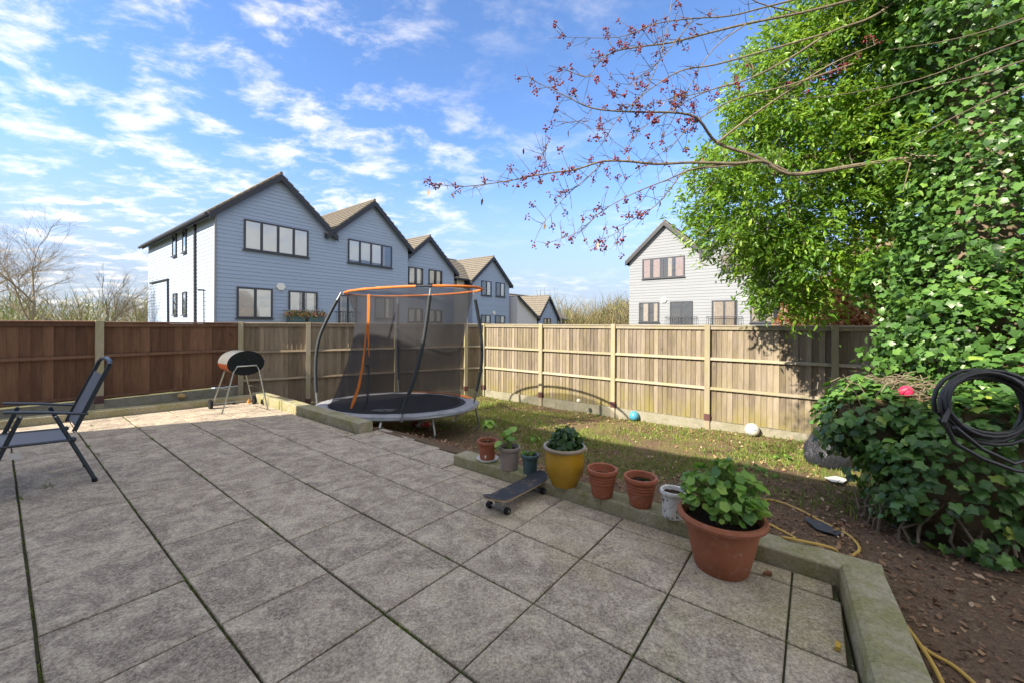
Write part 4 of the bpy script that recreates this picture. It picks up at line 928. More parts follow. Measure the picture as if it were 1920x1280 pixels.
c = K(1058, 906); t4 = pot('flower_pot', c, .215, .385, .125, ochre, 'large glossy mustard yellow glazed pot with a bushy dark green herb', bulge=1, rimmat=rimglz, soil=.06); plant(t4, c + Vector((0, 0, .33)), 420, .22, .16, .06, kalem, ball=True)
c = K(1129, 928); t5 = pot('flower_pot', c, .142, .26, .092, terra, 'empty terracotta pot next to the mustard yellow pot', rings=1, soil=.07)
c = K(1201, 946); t6 = pot('flower_pot', c, .145, .26, .09, terra, 'terracotta pot holding a few withered sprigs beside the white tub', rings=1, soil=.055); plant(t6, c + Vector((0, 0, .20)), 14, .03, .07, .05, kalem, stems=False)
tubm = NT('scuffed_white_plastic', 0.6, 0.35); tn = tubm.noise(tubm.pos((1, 1, .8)), 16, 6, 0.75, 0.6); tubm.col(tubm.mix(tubm.mr(tn, 0.54, 0.60), (0.62, 0.62, 0.60), (0.06, 0.055, 0.05)))
c = K(1262, 967); t7 = pot('plastic_tub', c, .105, .225, .085, tubm.m, 'scuffed white plastic tub of soil beside the big terracotta planter', soil=.03, cat='tub')
c = on_patio(1352, 1062); c.z = pz(c.x, c.y); bt_ = empty('planter', c, 'big terracotta planter of scalloped green leaves on the patio slabs', 'planter')
q = MB(); q.lathe([(.001, 0), (.160, 0), (.172, .012), (.205, .15), (.232, .285), (.236, .30), (.245, .305), (.248, .325), (.262, .335), (.282, .345), (.287, .365), (.278, .383), (.258, .386), (.245, .37), (.235, .32)], c, 48); q.build('pot_body', terra_b, bt_, True)
q = MB(); n = 28; vs = [c + Vector((0, 0, .325))] + [c + Vector((.238 * math.cos(2 * math.pi * k / n), .238 * math.sin(2 * math.pi * k / n), .318 + random.uniform(-.008, .008))) for k in range(n)]; q.add(vs, [(0, 1 + k, 1 + (k + 1) % n) for k in range(n)]); q.build('soil', potsoil, bt_, True)
plant(bt_, c + Vector((.03, .03, .32)), 330, .42, .27, .062, potleaf, ROUND, ROUND_F)

# ------------------------------------------------------------------ balls, bag, litter
def ball(p, r, mat, label, name='ball', extra=None):
    o = MB(); o.sphere(p + Vector((0, 0, r)), r, 28, 18); o = o.build(name, mat, None, True, p + Vector((0, 0, r))); tag(o, label, 'ball'); return o
bm_ = NT('blue_ball', 0.35, 0.4); bn = bm_.noise(bm_.pos(), 14, 4); bm_.col(bm_.mix(bn, (0.03, 0.22, 0.38), (0.09, 0.38, 0.52)))
ball(on_lawn(1189, 788), .112, bm_.m, 'bright blue football lying at the foot of the fence')
wm = NT('white_ball', 0.6, 0.3); wn = wm.noise(wm.pos(), 11, 3, .6, .5); wm.col(wm.mix(wm.mr(wn, .54, .60), (0.6, 0.58, 0.53), (0.16, 0.20, 0.30)))
ball(on_lawn(1410, 817), .125, wm.m, 'muddy white football with faded blue print by the fence')
ball(on_patio(467, 755), .04, plain('orange_ball', (0.75, 0.28, 0.03), 0.5), 'small orange ball behind the barbecue legs')
ball(Vector(at(1699, 744, 3.45)), .05, plain('pink_ball', (0.62, 0.03, 0.10), 0.5), 'pink ball nestled on top of the ivy')
ball(at(1085, 752, 9.6) - Vector((0, 0, .03)), .05, plain('pale_ball', (0.65, 0.62, 0.55), 0.5), 'small cream ball resting on the gravel board')
cup = MB(); pc = on_patio(436, 757); cup.tube([pc + Vector((-.05, 0, .035)), pc + Vector((.05, -.03, .035))], .036, 14); tag(cup.build('cup', rubber, None, True), 'black plastic cup lying behind the barbecue', 'cup')
st_ = MB(); sp = on_patio(340, 747, .125) + Vector((0, 0, .05)); st_.sphere(sp, .075, 9, 6, (1.1, .8, .8)); tag(st_.build('rock', plain('yellow_rock', (0.40, 0.28, 0.12), 0.9)), 'lump of yellow rock on the wall by the brown fence', 'rock')
def bin_bag():
    p = on_lawn(1560, 870); q = MB(); q.sphere((0, 0, 0), 1, 40, 26)
    vs = []
    for v in q.v:
        x, y, z = v; w = math.atan2(y, x); r_ = 1 + .05 * math.sin(7 * w + 3 * z) + .03 * math.sin(15 * w - 6 * z) + .02 * math.sin(31 * w + 5 * z)
        zz = max(z, -.62); vs.append((p.x + (x * .36 + zz * .08) * r_, p.y + y * .32 * r_, p.z + (zz + .62) * .46 * (1 + .30 * x)))
    q.v = vs; bm = NT('black_polythene', 0.32, 0.5); nn = bm.noise(bm.pos((14, 14, 3), rot=(.3, .5, .2)), 2.5, 5, .6, .8); bm.col((0.022, 0.025, 0.034)); bm.bump(nn, 0.9, 0.03)
    tag(q.build('bin_bag', bm.m, None, True, p), 'bulging black bin bag leaning against the ivy', 'bag')
bin_bag()
def flat_scrap(name, px, mat, label, cat, dz=.012, patio_=False):
    P = [(on_patio(u, v, dz) if patio_ else on_lawn(u, v) + Vector((0, 0, dz + random.uniform(0, .012)))) for u, v in px]; q = MB(); q.prism(P, (0, 0, .003)); tag(q.build(name, mat), label, cat)
flat_scrap('paper_sheet', [(1545, 899), (1568, 897), (1590, 903), (1580, 910), (1560, 908)], white_p, 'torn white sheet lying on bare soil', 'paper', .03)
flat_scrap('slate_piece', [(1505, 975), (1540, 982), (1578, 1003), (1570, 1009), (1530, 996)], plain('slate', (0.06, 0.07, 0.085), 0.6), 'dark slate fragment inside the yellow hose loop', 'slate', .02)
sk = MB(); p = on_lawn(790, 800); sk.sphere(p + Vector((0, 0, .06)), .1, 14, 10, (2.0, 1.1, .75)); so = NT('printed_sack', .6, .3); sx = so.noise(so.pos(), 5, 2); so.col(so.mix(so.mr(sx, .48, .54), (0.45, 0.05, 0.05), (0.6, 0.52, 0.46))); tag(sk.build('sack', so.m, None, True), 'red and white sack lying under the trampoline', 'sack')
tag(MB().prism([on_patio(1572, 1218, .004) + Vector(d) for d in ((-.02, 0, 0), (0, -.012, .0), (.018, .006, .01), (.004, .022, .015))], (0, 0, .022)).build('fallen_leaf', plain('yellow_leaf', (0.55, 0.36, 0.06), 0.7)), 'curled yellow leaf on the slabs near the round edged wall', 'leaf')
tag(MB().prism([on_patio(1440, 1077, .006) + Vector(d) for d in ((-.035, 0, 0), (0.02, -.012, .0), (.03, .008, .0), (.004, .02, .0))], (0, 0, .02)).build('fallen_leaf', plain('brown_leaf', (0.24, 0.10, 0.05), 0.8)), 'brown curled leaf beside the big terracotta planter', 'leaf')
for (u, v, r_) in ((1158, 990, .022), (1166, 1019, .03), (901, 954, .014), (859, 1002, .018)) : pass
stain = plain('lime_stain', (0.55, 0.54, 0.5), 0.9)

# ------------------------------------------------------------------ hoses
def catmull(P, n=6):
    out = []
    for k in range(len(P) - 1):
        p0, p1, p2, p3 = P[max(k - 1, 0)], P[k], P[k + 1], P[min(k + 2, len(P) - 1)]
        for s_ in range(n):
            x = s_ / n; out.append(.5 * ((2 * p1) + (p2 - p0) * x + (2 * p0 - 5 * p1 + 4 * p2 - p3) * x * x + (3 * p1 - p0 - 3 * p2 + p3) * x ** 3))
    return out + [P[-1]]
hosem = plain('yellow_hose', (0.55, 0.36, 0.09), 0.5, 0.4, 0, 0.15, 20)
P = [on_lawn(u, v) + Vector((0, 0, .012)) for u, v in [(1385, 948), (1440, 938), (1490, 953), (1545, 982), (1588, 1003), (1611, 1028), (1600, 1043), (1575, 1046)]] + [G(5.75, -4.35, .13), G(5.68, -3.9, .128)] + [on_lawn(u, v) + Vector((0, 0, .012)) for u, v in [(1490, 1010), (1425, 975), (1400, 955)]]
tag(MB().tube(catmull(P), .010, 8).build('garden_hose', hosem, None, True), 'yellow hose looping over the soil behind the big planter', 'hose')
P = [on_lawn(u, v) + Vector((0, 0, .012)) for u, v in [(1672, 1150), (1700, 1190), (1740, 1225), (1790, 1255), (1840, 1300)]]
tag(MB().tube(catmull(P), .010, 8).build('garden_hose', hosem, None, True), 'yellow hose running along the round edged wall', 'hose')
P = [on_lawn(u, v) + Vector((0, 0, .03)) for u, v in [(1684, 1165), (1720, 1212), (1752, 1262), (1775, 1310)]]
tag(MB().tube(catmull(P), .010, 8).build('garden_hose', hosem, None, True), 'second yellow hose crossing beside the round edged wall', 'hose')
def coil():
    c0 = at(1835, 757, 2.74); P = []; loops = 7; n = 22
    for l in range(loops):
        rx = .285 + random.uniform(-.045, .05); rz = .225 + random.uniform(-.04, .035); cx = random.uniform(-.02, .05); cz = random.uniform(-.03, .02)
        for k in range(n):
            w = R(205) + 2 * math.pi * k / n; f = k / n
            P.append(c0 + Vector((cx + rx * math.cos(w), -.012 * l + .02 * math.sin(w) - .03 * math.cos(w), cz + rz * math.sin(w))))
    for u, v in ((1770, 790), (1790, 830), (1840, 858), (1900, 880), (1955, 890), (1960, 850), (1900, 868), (1840, 840), (1790, 800)): P.append(at(u, v, 2.66))
    hm = plain('black_hose', (0.03, 0.031, 0.034), 0.38, 0.5, 0, 0.3, 8)
    tag(MB().tube(P, .0135, 8).build('hose_coil', hm, None, True), 'black hose hung in a loose coil on the ivy', 'hose')
coil()

# ------------------------------------------------------------------ ivy: mound, trunk, crown
IVY = [(0, .34, .05), (0, .08, 0), (.20, -.06, -.02), (.40, -.02, -.05), (.41, .22, .0), (.55, .42, -.06), (.32, .60, .01), (0, .98, -.07), (-.30, .62, .01), (-.53, .44, -.06), (-.40, .24, 0), (-.43, .00, -.05), (-.20, -.05, -.02)]
IVY_F = [(0, k, k + 1) for k in range(1, 12)] + [(0, 12, 1)]
LANCE = [(0, 0, 0), (.17, .33, .05), (.13, .7, .0), (0, 1.0, -.10), (-.13, .7, .0), (-.17, .33, .05)]
LANCE_F = [(0, 1, 2, 3), (0, 3, 4, 5)]
def ellipsoid_pts(E, n, rmin=.82, rmax=1.08):
    """points spread through the outer shells of ellipsoids (centre, radii, weight)"""
    w = np.array([e[2] for e in E], float); w /= w.sum(); idx = rng.choice(len(E), n, p=w); c = np.array([e[0] for e in E])[idx]; r = np.array([e[1] for e in E])[idx]
    d = norm(rng.normal(size=(n, 3))); rad = rng.uniform(rmin ** 3, rmax ** 3, (n, 1)) ** (1 / 3.)
    return c + d * r * rad, norm(d / r), idx
def core_mesh(E, name, mat, parent, k=.80):
    q = MB()
    for c_, r_, *_ in E: q.sphere(c_, 1.0, 18, 12, tuple(x * k for x in r_))
    q.v = [tuple(np.array(v) + rng.normal(0, .02, 3)) for v in q.v]
    return q.build(name, mat, parent, True)
mound_E = [((3.86, 3.85, .62), (.62, .62, .42), 1.0), ((4.05, 3.7, .25), (.62, .6, .62), .6), ((4.02, 3.25, .30), (.84, .50, .80), 1.6), ((4.6, 3.3, .5), (.8, .7, 1.05), 1.0), ((3.42, 3.72, .72), (.34, .36, .32), .5)]
stumpm = mat_concrete('rotten_stump', (0.10, 0.066, 0.042), (0.24, 0.165, 0.10), (0.09, 0.10, 0.04), 0.5, 9)
mound = empty('ivy_mound', (3.9, 3.4, lawn_z(3.9, 3.4)), 'ivy smothering an old tree stump, its lower roots bare', 'ivy')
core_mesh(mound_E, 'stump', stumpm, mound, .86)
def ivy_leaves(E, n, parent, singles, size=(.04, .115), zmin=-.1, rag=.36, holes=1.35):
    pos, nr, _ = ellipsoid_pts(E, n, .90, 1.10)
    # keep the outside of the union and leave the foot of the stump bare in places
    hole = np.sin(pos[:, 0] * 6.1 + pos[:, 2] * 4.3) + np.sin(pos[:, 2] * 7.7 - pos[:, 1] * 5.2 + 1) + np.sin(pos[:, 0] * 11 - pos[:, 2] * 9); keep = (pos[:, 2] > zmin) & ~((hole > holes) & (rng.random(len(pos)) < .8))
    pos = pos + nr * (.06 * np.sin(pos[:, 0] * 13 + pos[:, 2] * 9) + .05 * np.sin(pos[:, 2] * 17 + pos[:, 1] * 11))[:, None]
    for c_, r_, *_ in E: keep &= (((pos - np.array(c_)) / np.array(r_)) ** 2).sum(1) > .80
    low = pos[:, 2] < .42; keep &= ~(low & (np.sin(pos[:, 0] * 9) * np.cos(pos[:, 1] * 7 + pos[:, 2] * 5) > .15) & (rng.random(len(pos)) < .75))
    pos, nr = pos[keep], nr[keep]; m = len(pos)
    nv = norm(nr * 1.0 + np.array([0, 0, .45]) + rng.normal(0, rag, (m, 3))); tip = np.tile([0, 0, -1.0], (m, 1)) + rng.normal(0, .45 + rag * .3, (m, 3)) + nr * .25
    X, Y_, Z = frames(nv, tip); sz = size[0] + (size[1] - size[0]) * rng.beta(1.7, 1.7, m); pos = pos + rng.normal(0, rag * .07, (m, 3))
    vis = np.where((nr * (-pos + np.array([0, 0, EYE]))).sum(1) > 0, 1, 0) * ((pos[:, 0] / pos[:, 1]) < 1.30); big = sz / np.linalg.norm(pos, axis=1) * vis
    order = np.argsort(-big); s_i = order[:singles]; rest = order[singles:]
    if singles:
        q = MB(); q.add(IVY, IVY_F); me = q.mesh('leaf', ivyobj)
        for k in s_i:
            o = bpy.data.objects.new('leaf', me); M_ = Matrix((Vector(X[k]) * sz[k], Vector(Y_[k]) * sz[k], Vector(Z[k]) * sz[k])).transposed().to_4x4()
            o.matrix_world = Matrix.Translation(Vector(pos[k]) - parent.location) @ M_; link(o, parent)
    rnd = np.clip(rng.beta(1.6, 2.6, m) * .9 + .12 * np.sin(pos[:, 2] * 5 + pos[:, 0] * 7), 0, 1)
    tag(scatter_mesh('ivy_leaves', IVY, IVY_F, pos[rest], X[rest], Y_[rest], Z[rest], sz[rest], ivym, parent, rnd[rest]), kind='stuff')
ivy_leaves(mound_E, 15000, mound, 290, (.04, .10), -.1, .4, 1.7)
# roots, bare vines and dry twigs round the stump
q = MB()
for k in range(34):
    w = random.uniform(math.pi * .85, math.pi * 1.75); x, y = 3.98 + .78 * math.cos(w), 3.40 + .60 * math.sin(w); z0_ = lawn_z(x, y) - .02; h_ = random.uniform(.12, .42)
    q.tube([(x, y, z0_), (x + random.gauss(0, .05), y + random.gauss(0, .05), z0_ + h_ * .5), (x + random.gauss(.05, .06), y + random.gauss(.05, .06), z0_ + h_)], [random.uniform(.006, .026), .011, .005], 6)
tag(q.build('roots', bark, mound, True), kind='stuff')
q = MB()
for k in range(130):
    a0 = Vector((3.70 + random.gauss(0, .24), 3.72 + random.gauss(0, .18), 1.02 + random.gauss(0, .05))); d = Vector((random.gauss(.6, .4), random.gauss(-.1, .4), random.gauss(0, .12))).normalized() * random.uniform(.15, .4)
    q.tube([a0 - d / 2, a0 + Vector((0, 0, .05)), a0 + d / 2], [.004, .004, .002], 4, False)
tag(q.build('dry_twigs', barkl, mound), kind='stuff')
# tree
tree = empty('ivy_clad_tree', (4.45, 3.9, lawn_z(4.45, 3.9)), 'tall tree wrapped in ivy with a drooping leafy crown over the garden', 'tree')
q = MB(); q.tube([(4.7, 4.0, -.2), (4.9, 4.1, 1.2), (5.1, 4.3, 3.0), (5.3, 4.6, 5.0), (5.5, 4.9, 7.5)], [.42, .32, .26, .20, .12], 14); q.build('trunk', bark, tree, True)
def limb(P, r, mat=bark, name='limb'):
    q = MB(); q.tube(catmull([Vector(p) for p in P], 4), list(np.linspace(r[0], r[1], (len(P) - 1) * 4 + 1)), 8); return q.build(name, mat, tree, True)
limb([(5.1, 4.3, 3.2), (5.0, 5.2, 3.9), (4.7, 6.0, 4.2), (4.0, 6.3, 4.0)], (.14, .03)); limb([(5.25, 4.5, 4.4), (5.4, 5.5, 5.3), (5.6, 6.2, 6.2)], (.14, .04)); limb([(5.1, 4.3, 3.0), (5.6, 5.0, 3.2), (6.2, 5.9, 3.6), (6.6, 6.3, 4.4)], (.15, .04)); limb([(5.05, 4.2, 2.6), (5.1, 5.2, 2.7), (4.8, 6.0, 2.6)], (.10, .03))
limb([at(1835, 455, 4.6), at(1760, 470, 4.9), at(1725, 490, 5.2), at(1690, 470, 5.6)], (.045, .02)); limb([at(1735, 485, 5.1), at(1720, 540, 5.3), at(1700, 600, 5.4)], (.04, .015))
trunk_E = [((4.6, 3.9, 1.2), (.66, .7, .9), 1.0), ((4.95, 4.05, 2.1), (.66, .75, .8), 1.0), ((4.72, 3.85, 1.75), (.50, .5, .45), .5), ((5.15, 4.15, 3.0), (.74, .75, .75), 1.0), ((4.35, 3.85, 1.55), (.34, .4, .34), .3), ((5.45, 4.5, 4.1), (.85, .8, .9), 1.0), ((4.9, 4.3, 4.75), (.5, .5, .4), .4), ((5.7, 4.7, 5.6), (1.1, .9, 1.1), 1.0), ((4.75, 4.5, 5.9), (.7, .6, .6), .6), ((4.5, 4.6, 2.15), (.32, .3, .22), .15)]
ivy_leaves(trunk_E, 60000, tree, 0, (.03, .092), .6, .85, 1.45)
crown_E = [((4.40, 6.25, 3.75), (1.45, 1.3, 1.25), 3.0), ((5.15, 6.2, 5.4), (1.45, 1.4, 1.6), 2.6), ((4.55, 6.0, 2.78), (.90, .95, .82), 1.8), ((3.75, 6.2, 3.35), (.72, .8, .72), 1.0), ((4.2, 6.0, 2.35), (.36, .5, .50), .35), ((4.45, 4.4, 3.45), (.20, .14, .22), .10), ((3.5, 6.2, 4.2), (.45, .5, .5), .4), ((4.4, 6.1, 5.9), (.5, .6, .6), .5), ((6.4, 6.4, 4.9), (1.5, 1.4, 1.9), 1.6), ((5.4, 4.9, 6.0), (1.3, 1.2, 1.5), 1.4), ((4.5, 5.9, 4.9), (.9, .9, .9), .9), ((5.6, 5.6, 4.3), (.8, .7, .7), .4), ((6.6, 5.6, 6.4), (1.2, 1.2, 1.3), .9), ((4.75, 4.45, 3.55), (.30, .25, .30), .12), ((5.15, 5.2, 5.3), (.8, .7, 1.3), 1.2), ((4.9, 5.3, 4.1), (.6, .6, .6), .5), ((5.0, 5.0, 6.6), (1.1, .9, 1.0), 1.1), ((4.2, 6.0, 5.3), (.75, .8, .8), .8)]
def crown(n_clump, per):
    pos, nr, _ = ellipsoid_pts(crown_E, n_clump, .45, 1.10)
    gap = np.sin(pos[:, 0] * 5.3 + pos[:, 2] * 3.1) + np.sin(pos[:, 2] * 6.3 - pos[:, 1] * 3.7 + 2) + np.sin(pos[:, 0] * 8.9 - pos[:, 2] * 7.3 + pos[:, 1] * 4)
    ok = ~((gap > .75) & (rng.random(n_clump) < .85)); pos, nr = pos[ok], nr[ok]; n_clump = len(pos); P = []; D = []
    for k in range(n_clump):
        d = norm(nr[k] * .8 + rng.normal(0, .4, 3) + np.array([0, 0, -.55])); L_ = rng.uniform(.18, .42); t_ = rng.random(per)
        P.append(pos[k] + d * (t_[:, None] * L_) + rng.normal(0, .045, (per, 3))); D.append(np.tile(d, (per, 1)))
    P = np.concatenate(P); D = np.concatenate(D); m = len(P); tip = D * .7 + rng.normal(0, .55, (m, 3)) + np.array([0, 0, -.45]); nv = rng.normal(0, .55, (m, 3)) + np.array([-.15, -.25, .75])
    X, Y_, Z = frames(nv, tip); base = np.repeat(rng.beta(2, 2, n_clump), per); rnd = np.clip(base * .65 + rng.random(m) * .35, 0, 1)
    tag(scatter_mesh('crown', LANCE, LANCE_F, P, X, Y_, Z, rng.uniform(.055, .125, m), crownm, tree, rnd), kind='stuff')
crown(6000, 17)
q = MB(); pos, nr, _ = ellipsoid_pts(crown_E, 420, .3, .95)
for p, d in zip(pos, nr):
    p = Vector(p); c_ = p + Vector(d) * random.uniform(.15, .4) + Vector((random.gauss(0, .1), random.gauss(0, .1), random.gauss(-.05, .1))); s_ = p - Vector(d) * random.uniform(.2, .5)
    q.tube([s_, p + Vector((0, 0, .04)), c_], [.009, .006, .003], 4, False)
tag(q.build('twigs', barkl, tree), kind='stuff')

# ------------------------------------------------------------------ berried shrub tree reaching over from the right
def berry_tree():
    t = empty('berry_tree', (4.9, 4.7, lawn_z(4.9, 4.7)), 'bare spreading shrub tree with clusters of dark red berries', 'tree')
    q = MB(); q.tube([(4.9, 4.7, -.4), (4.85, 4.75, 1.4), at(1800, 290, 4.62), at(1690, 300, 4.6)], [.09, .08, .05, .036], 10); q.build('trunk', barkl, t, True)
    q = MB(); q.tube([(4.85, 4.75, 1.4), (5.3, 5.5, 3.6), at(1740, -60, 4.9)], [.06, .04, .018], 8); q.build('trunk', bark, t, True)
    BR = [([(1690, 300), (1600, 312), (1540, 322), (1475, 326), (1420, 295), (1345, 268), (1310, 225), (1270, 212), (1180, 210), (1110, 203), (1060, 180), (997, 150)], .027, .0025),
          ([(1475, 322), (1430, 303), (1380, 307), (1300, 305), (1230, 308), (1180, 303), (1130, 303), (1080, 318), (1030, 325), (990, 332), (950, 340), (870, 350), (812, 345)], .018, .003),
          ([(1420, 300), (1380, 310), (1300, 318), (1250, 338), (1190, 362), (1130, 395), (1090, 432), (1045, 450)], .010, .002), ([(1380, 306), (1290, 320), (1260, 350), (1230, 385), (1190, 410), (1150, 440), (1125, 448)], .009, .002),
          ([(1130, 303), (1110, 325), (1075, 355), (1050, 380), (1018, 420)], .007, .002), ([(1720, -30), (1600, 0), (1500, 25), (1400, 45), (1330, 62), (1260, 80), (1200, 88), (1150, 98), (1120, 120), (1100, 145), (1055, 127)], .016, .002),
          ([(1560, 60), (1420, 100), (1340, 122), (1280, 132), (1230, 160), (1180, 200), (1150, 235), (1135, 265)], .011, .002), ([(1720, -30), (1600, -25), (1450, 10), (1370, 30), (1300, 35), (1230, 45), (1160, 70), (1062, 70)], .012, .002),
          ([(1600, 120), (1480, 160), (1400, 180), (1350, 200), (1300, 232), (1260, 272), (1210, 308), (1165, 345)], .010, .002), ([(1720, -30), (1640, 30), (1560, 60), (1480, 110), (1400, 150), (1330, 170), (1260, 205), (1200, 245), (1170, 290)], .014, .002),
          ([(1345, 268), (1400, 225), (1480, 170), (1560, 120), (1640, 85)], .013, .006), ([(1180, 210), (1215, 160), (1240, 100), (1255, 30), (1262, -20)], .006, .003), ([(1500, 25), (1420, 5), (1380, -25)], .008, .004), ([(1110, 203), (1090, 225), (1052, 232)], .003, .0015),
          ([(1030, 325), (1020, 290), (1027, 270)], .003, .0015), ([(1300, 35), (1270, 75), (1230, 120), (1190, 150), (1160, 185)], .006, .002), ([(1400, 45), (1340, 90), (1300, 150), (1275, 200), (1240, 260)], .007, .002), ([(1330, 170), (1290, 180), (1240, 190), (1195, 205)], .005, .002)]
    tw = MB(); bp = []; lp = []
    for px, r0, r1 in BR:
        P = [at(u, v, 3.85 + (u - 810) / 880 * .75 + random.gauss(0, .02)) for u, v in px]; P = catmull(P, 4); n = len(P); q = MB(); q.tube(P, list(np.linspace(r0, r1, n)), 7); q.build('branch', barkl, t, True)
        for k in range(2, n):
            f = k / n
            for _ in range(2 if f > .3 else 1):
                if random.random() > .85: continue
                d = Vector((random.gauss(-.35, .55), random.gauss(0, .5), random.gauss(.1, .6))).normalized() * random.uniform(.06, .30); m_ = P[k] + d * .5 + Vector((0, 0, random.gauss(0, .02))); e = P[k] + d
                tw.tube([P[k], m_, e], [.0032, .0025, .0014], 4, False)
                for g in range(random.randint(0, 2)):
                    d2 = (d + Vector((random.gauss(0, .1), random.gauss(0, .1), random.gauss(0, .1)))).normalized() * random.uniform(.03, .12); tw.tube([m_, m_ + d2], [.002, .001], 4, False)
                if f > .45 and random.random() < .62:
                    cc = e if random.random() < .6 else m_; 
                    for g in range(random.randint(4, 15)): bp.append(cc + Vector((random.gauss(0, .017), random.gauss(0, .017), random.gauss(-.012, .018))))
                if random.random() < .045: lp.append(e)
    tag(tw.build('twigs', twigm, t), kind='stuff')
    ico_v = [(0, 0, 1), (.894, 0, .447), (.276, .851, .447), (-.724, .526, .447), (-.724, -.526, .447), (.276, -.851, .447), (.724, .526, -.447), (-.276, .851, -.447), (-.894, 0, -.447), (-.276, -.851, -.447), (.724, -.526, -.447), (0, 0, -1)]
    ico_f = [(0, 1, 2), (0, 2, 3), (0, 3, 4), (0, 4, 5), (0, 5, 1), (1, 6, 2), (2, 7, 3), (3, 8, 4), (4, 9, 5), (5, 10, 1), (6, 7, 2), (7, 8, 3), (8, 9, 4), (9, 10, 5), (10, 6, 1), (6, 11, 7), (7, 11, 8), (8, 11, 9), (9, 11, 10), (10, 11, 6)]
    m = len(bp); I3 = np.eye(3); bo = scatter_mesh('berries', ico_v, ico_f, np.array(bp), np.tile(I3[0], (m, 1)), np.tile(I3[1], (m, 1)), np.tile(I3[2], (m, 1)), rng.uniform(.007, .0115, m), berrym, t); tag(bo, kind='stuff')
    m = len(lp); X, Y_, Z = frames(rng.normal(size=(m, 3)), np.tile([0, 0, -1.], (m, 1)) + rng.normal(0, .25, (m, 3))); tag(scatter_mesh('dry_leaves', LANCE, LANCE_F, np.array(lp), X, Y_, Z, rng.uniform(.06, .10, m), litterm, t, rng.uniform(.3, .9, m)), kind='stuff')
berry_tree()
# bare shoots in front of the ivy, part of the big tree
for px in ([(1960, 20), (1860, 55), (1760, 80), (1660, 95)], [(1960, 100), (1840, 140), (1740, 165), (1620, 205)], [(1960, 140), (1830, 200), (1760, 235), (1700, 270)], [(1960, 60), (1850, 100), (1720, 150), (1560, 180), (1450, 185)]):
    P = catmull([at(u, v, 3.1 + (1960 - u) * .0012) for u, v in px], 4); q = MB(); q.tube(P, list(np.linspace(.0065, .002, len(P))), 6); q.build('shoot', twigm, tree, True)

# ------------------------------------------------------------------ bare trees and scrub beyond the fences
plain('winter_bark', (0.25, 0.205, 0.15), 0.85, 0.2, 0, 0.3, 6)
def bare_tree(base, hgt, label, group, levels=5, spread=.55, r0=.09, lean=(0, 0), mat=None, name='bare_tree'):
    mat = mat or MATS['winter_bark']; t = empty(name, base, label, 'tree', group); trunk = MB(); tw = MB()
    def grow(p, d, L_, r_, lv):
        n = 3; pts = [p]
        for k in range(n): d = (d + Vector((random.gauss(0, .10), random.gauss(0, .10), random.gauss(.03, .05)))).normalized(); pts.append(pts[-1] + d * L_ / n)
        (trunk if lv >= levels - 1 else tw).tube(pts, list(np.linspace(r_, r_ * .6, n + 1)), 6 if lv >= levels - 1 else 4, False)
        if lv == 0: return
        for k in range(random.randint(2, 3) + (1 if lv > 2 else 1)):
            s_ = pts[random.randint(1, n)]; a_ = Vector((random.gauss(0, 1), random.gauss(0, 1), random.gauss(0, .5))).normalized(); nd = (d + a_ * spread * random.uniform(.7, 1.3)).normalized()
            grow(s_, nd, L_ * random.uniform(.58, .80), r_ * .55, lv - 1)
    grow(Vector(base), Vector((lean[0], lean[1], 1)).normalized(), hgt * .38, r0, levels)
    trunk.build('trunk', mat, t, True); tag(tw.build('crown', mat, t), kind='stuff')
gb = 'bare winter trees beyond the brown fence'
bare_tree(at(-75, 700, 17), 9.5, 'largest bare spreading tree beyond the brown fence', gb, 7, .62, .08, (.05, 0))
bare_tree(at(60, 690, 19), 8.2, 'medium bare tree with a forked crown beyond the brown fence', gb, 6, .6, .08)
bare_tree(at(148, 680, 21), 5.0, 'slim upright bare sapling beyond the brown fence', gb, 5, .35, .05)
bare_tree(at(186, 680, 20), 5.2, 'pale stemmed bare sapling close to the blue house', gb, 5, .42, .06, (0, 0), barkl)
bare_tree(at(262, 690, 27), 6.0, 'bushy bare tree against the corner of the blue house', gb, 6, .6, .07)
bare_tree(at(1098, 640, 52), 6.8, 'bare tree beyond the bungalow', 'bare trees beyond the far fence', 6, .5, .10)
bare_tree(at(1150, 640, 56), 6.0, 'bushier bare tree between the bungalow and the pale house', 'bare trees beyond the far fence', 6, .6, .10)
def scrub(name, label, u0, u1, Y0, Y1, ztop, n, mat, seg=.5):
    P = []; rt = []
    us = rng.uniform(u0, u1, n); Ys = rng.uniform(Y0, Y1, n); pos = np.stack([(us - 960) / F * Ys, Ys, rng.random(n) ** 1.3 * (ztop + 1.0 + .7 * np.sin(us * .05) + .5 * np.sin(us * .021 + 1)) - 1.0], 1)
    tip = rng.normal(0, .45, (n, 3)) + np.array([0, 0, 1.0]); X, Y_, Z = frames(rng.normal(size=(n, 3)), tip)
    sh = [(-.018, 0, 0), (.018, 0, 0), (.004, 1, 0), (-.004, 1, 0)]
    tag(scatter_mesh(name, sh, [(0, 1, 2, 3)], pos, X, Y_, Z, rng.uniform(.5, 1.3, n) * seg * 2, mat), label, 'bushes', None, 'stuff')
scrubm = mat_leaf('winter_scrub', [(0, (0.10, 0.075, 0.045)), (0.5, (0.20, 0.155, 0.09)), (0.85, (0.26, 0.22, 0.10)), (1, (0.17, 0.20, 0.07))], 0.9, 0.15)
scrub('scrub', 'brown winter scrub beyond the brown fence', -400, 300, 26, 40, 1.6, 6500, scrubm, .7)
scrub('distant_woodland', 'far woodland along the horizon', -900, 2600, 90, 150, 6.5, 26000, scrubm, 2.2)
scrub('scrub', 'olive brown scrub between the bungalow and the pale house', 1060, 1200, 40, 60, 3.2, 7000, scrubm, .8)
bh = empty('beech_hedge', (8.2, 9.6, -.9), 'tall beech hedge holding copper dead leaves behind the sunlit fence', 'hedge')
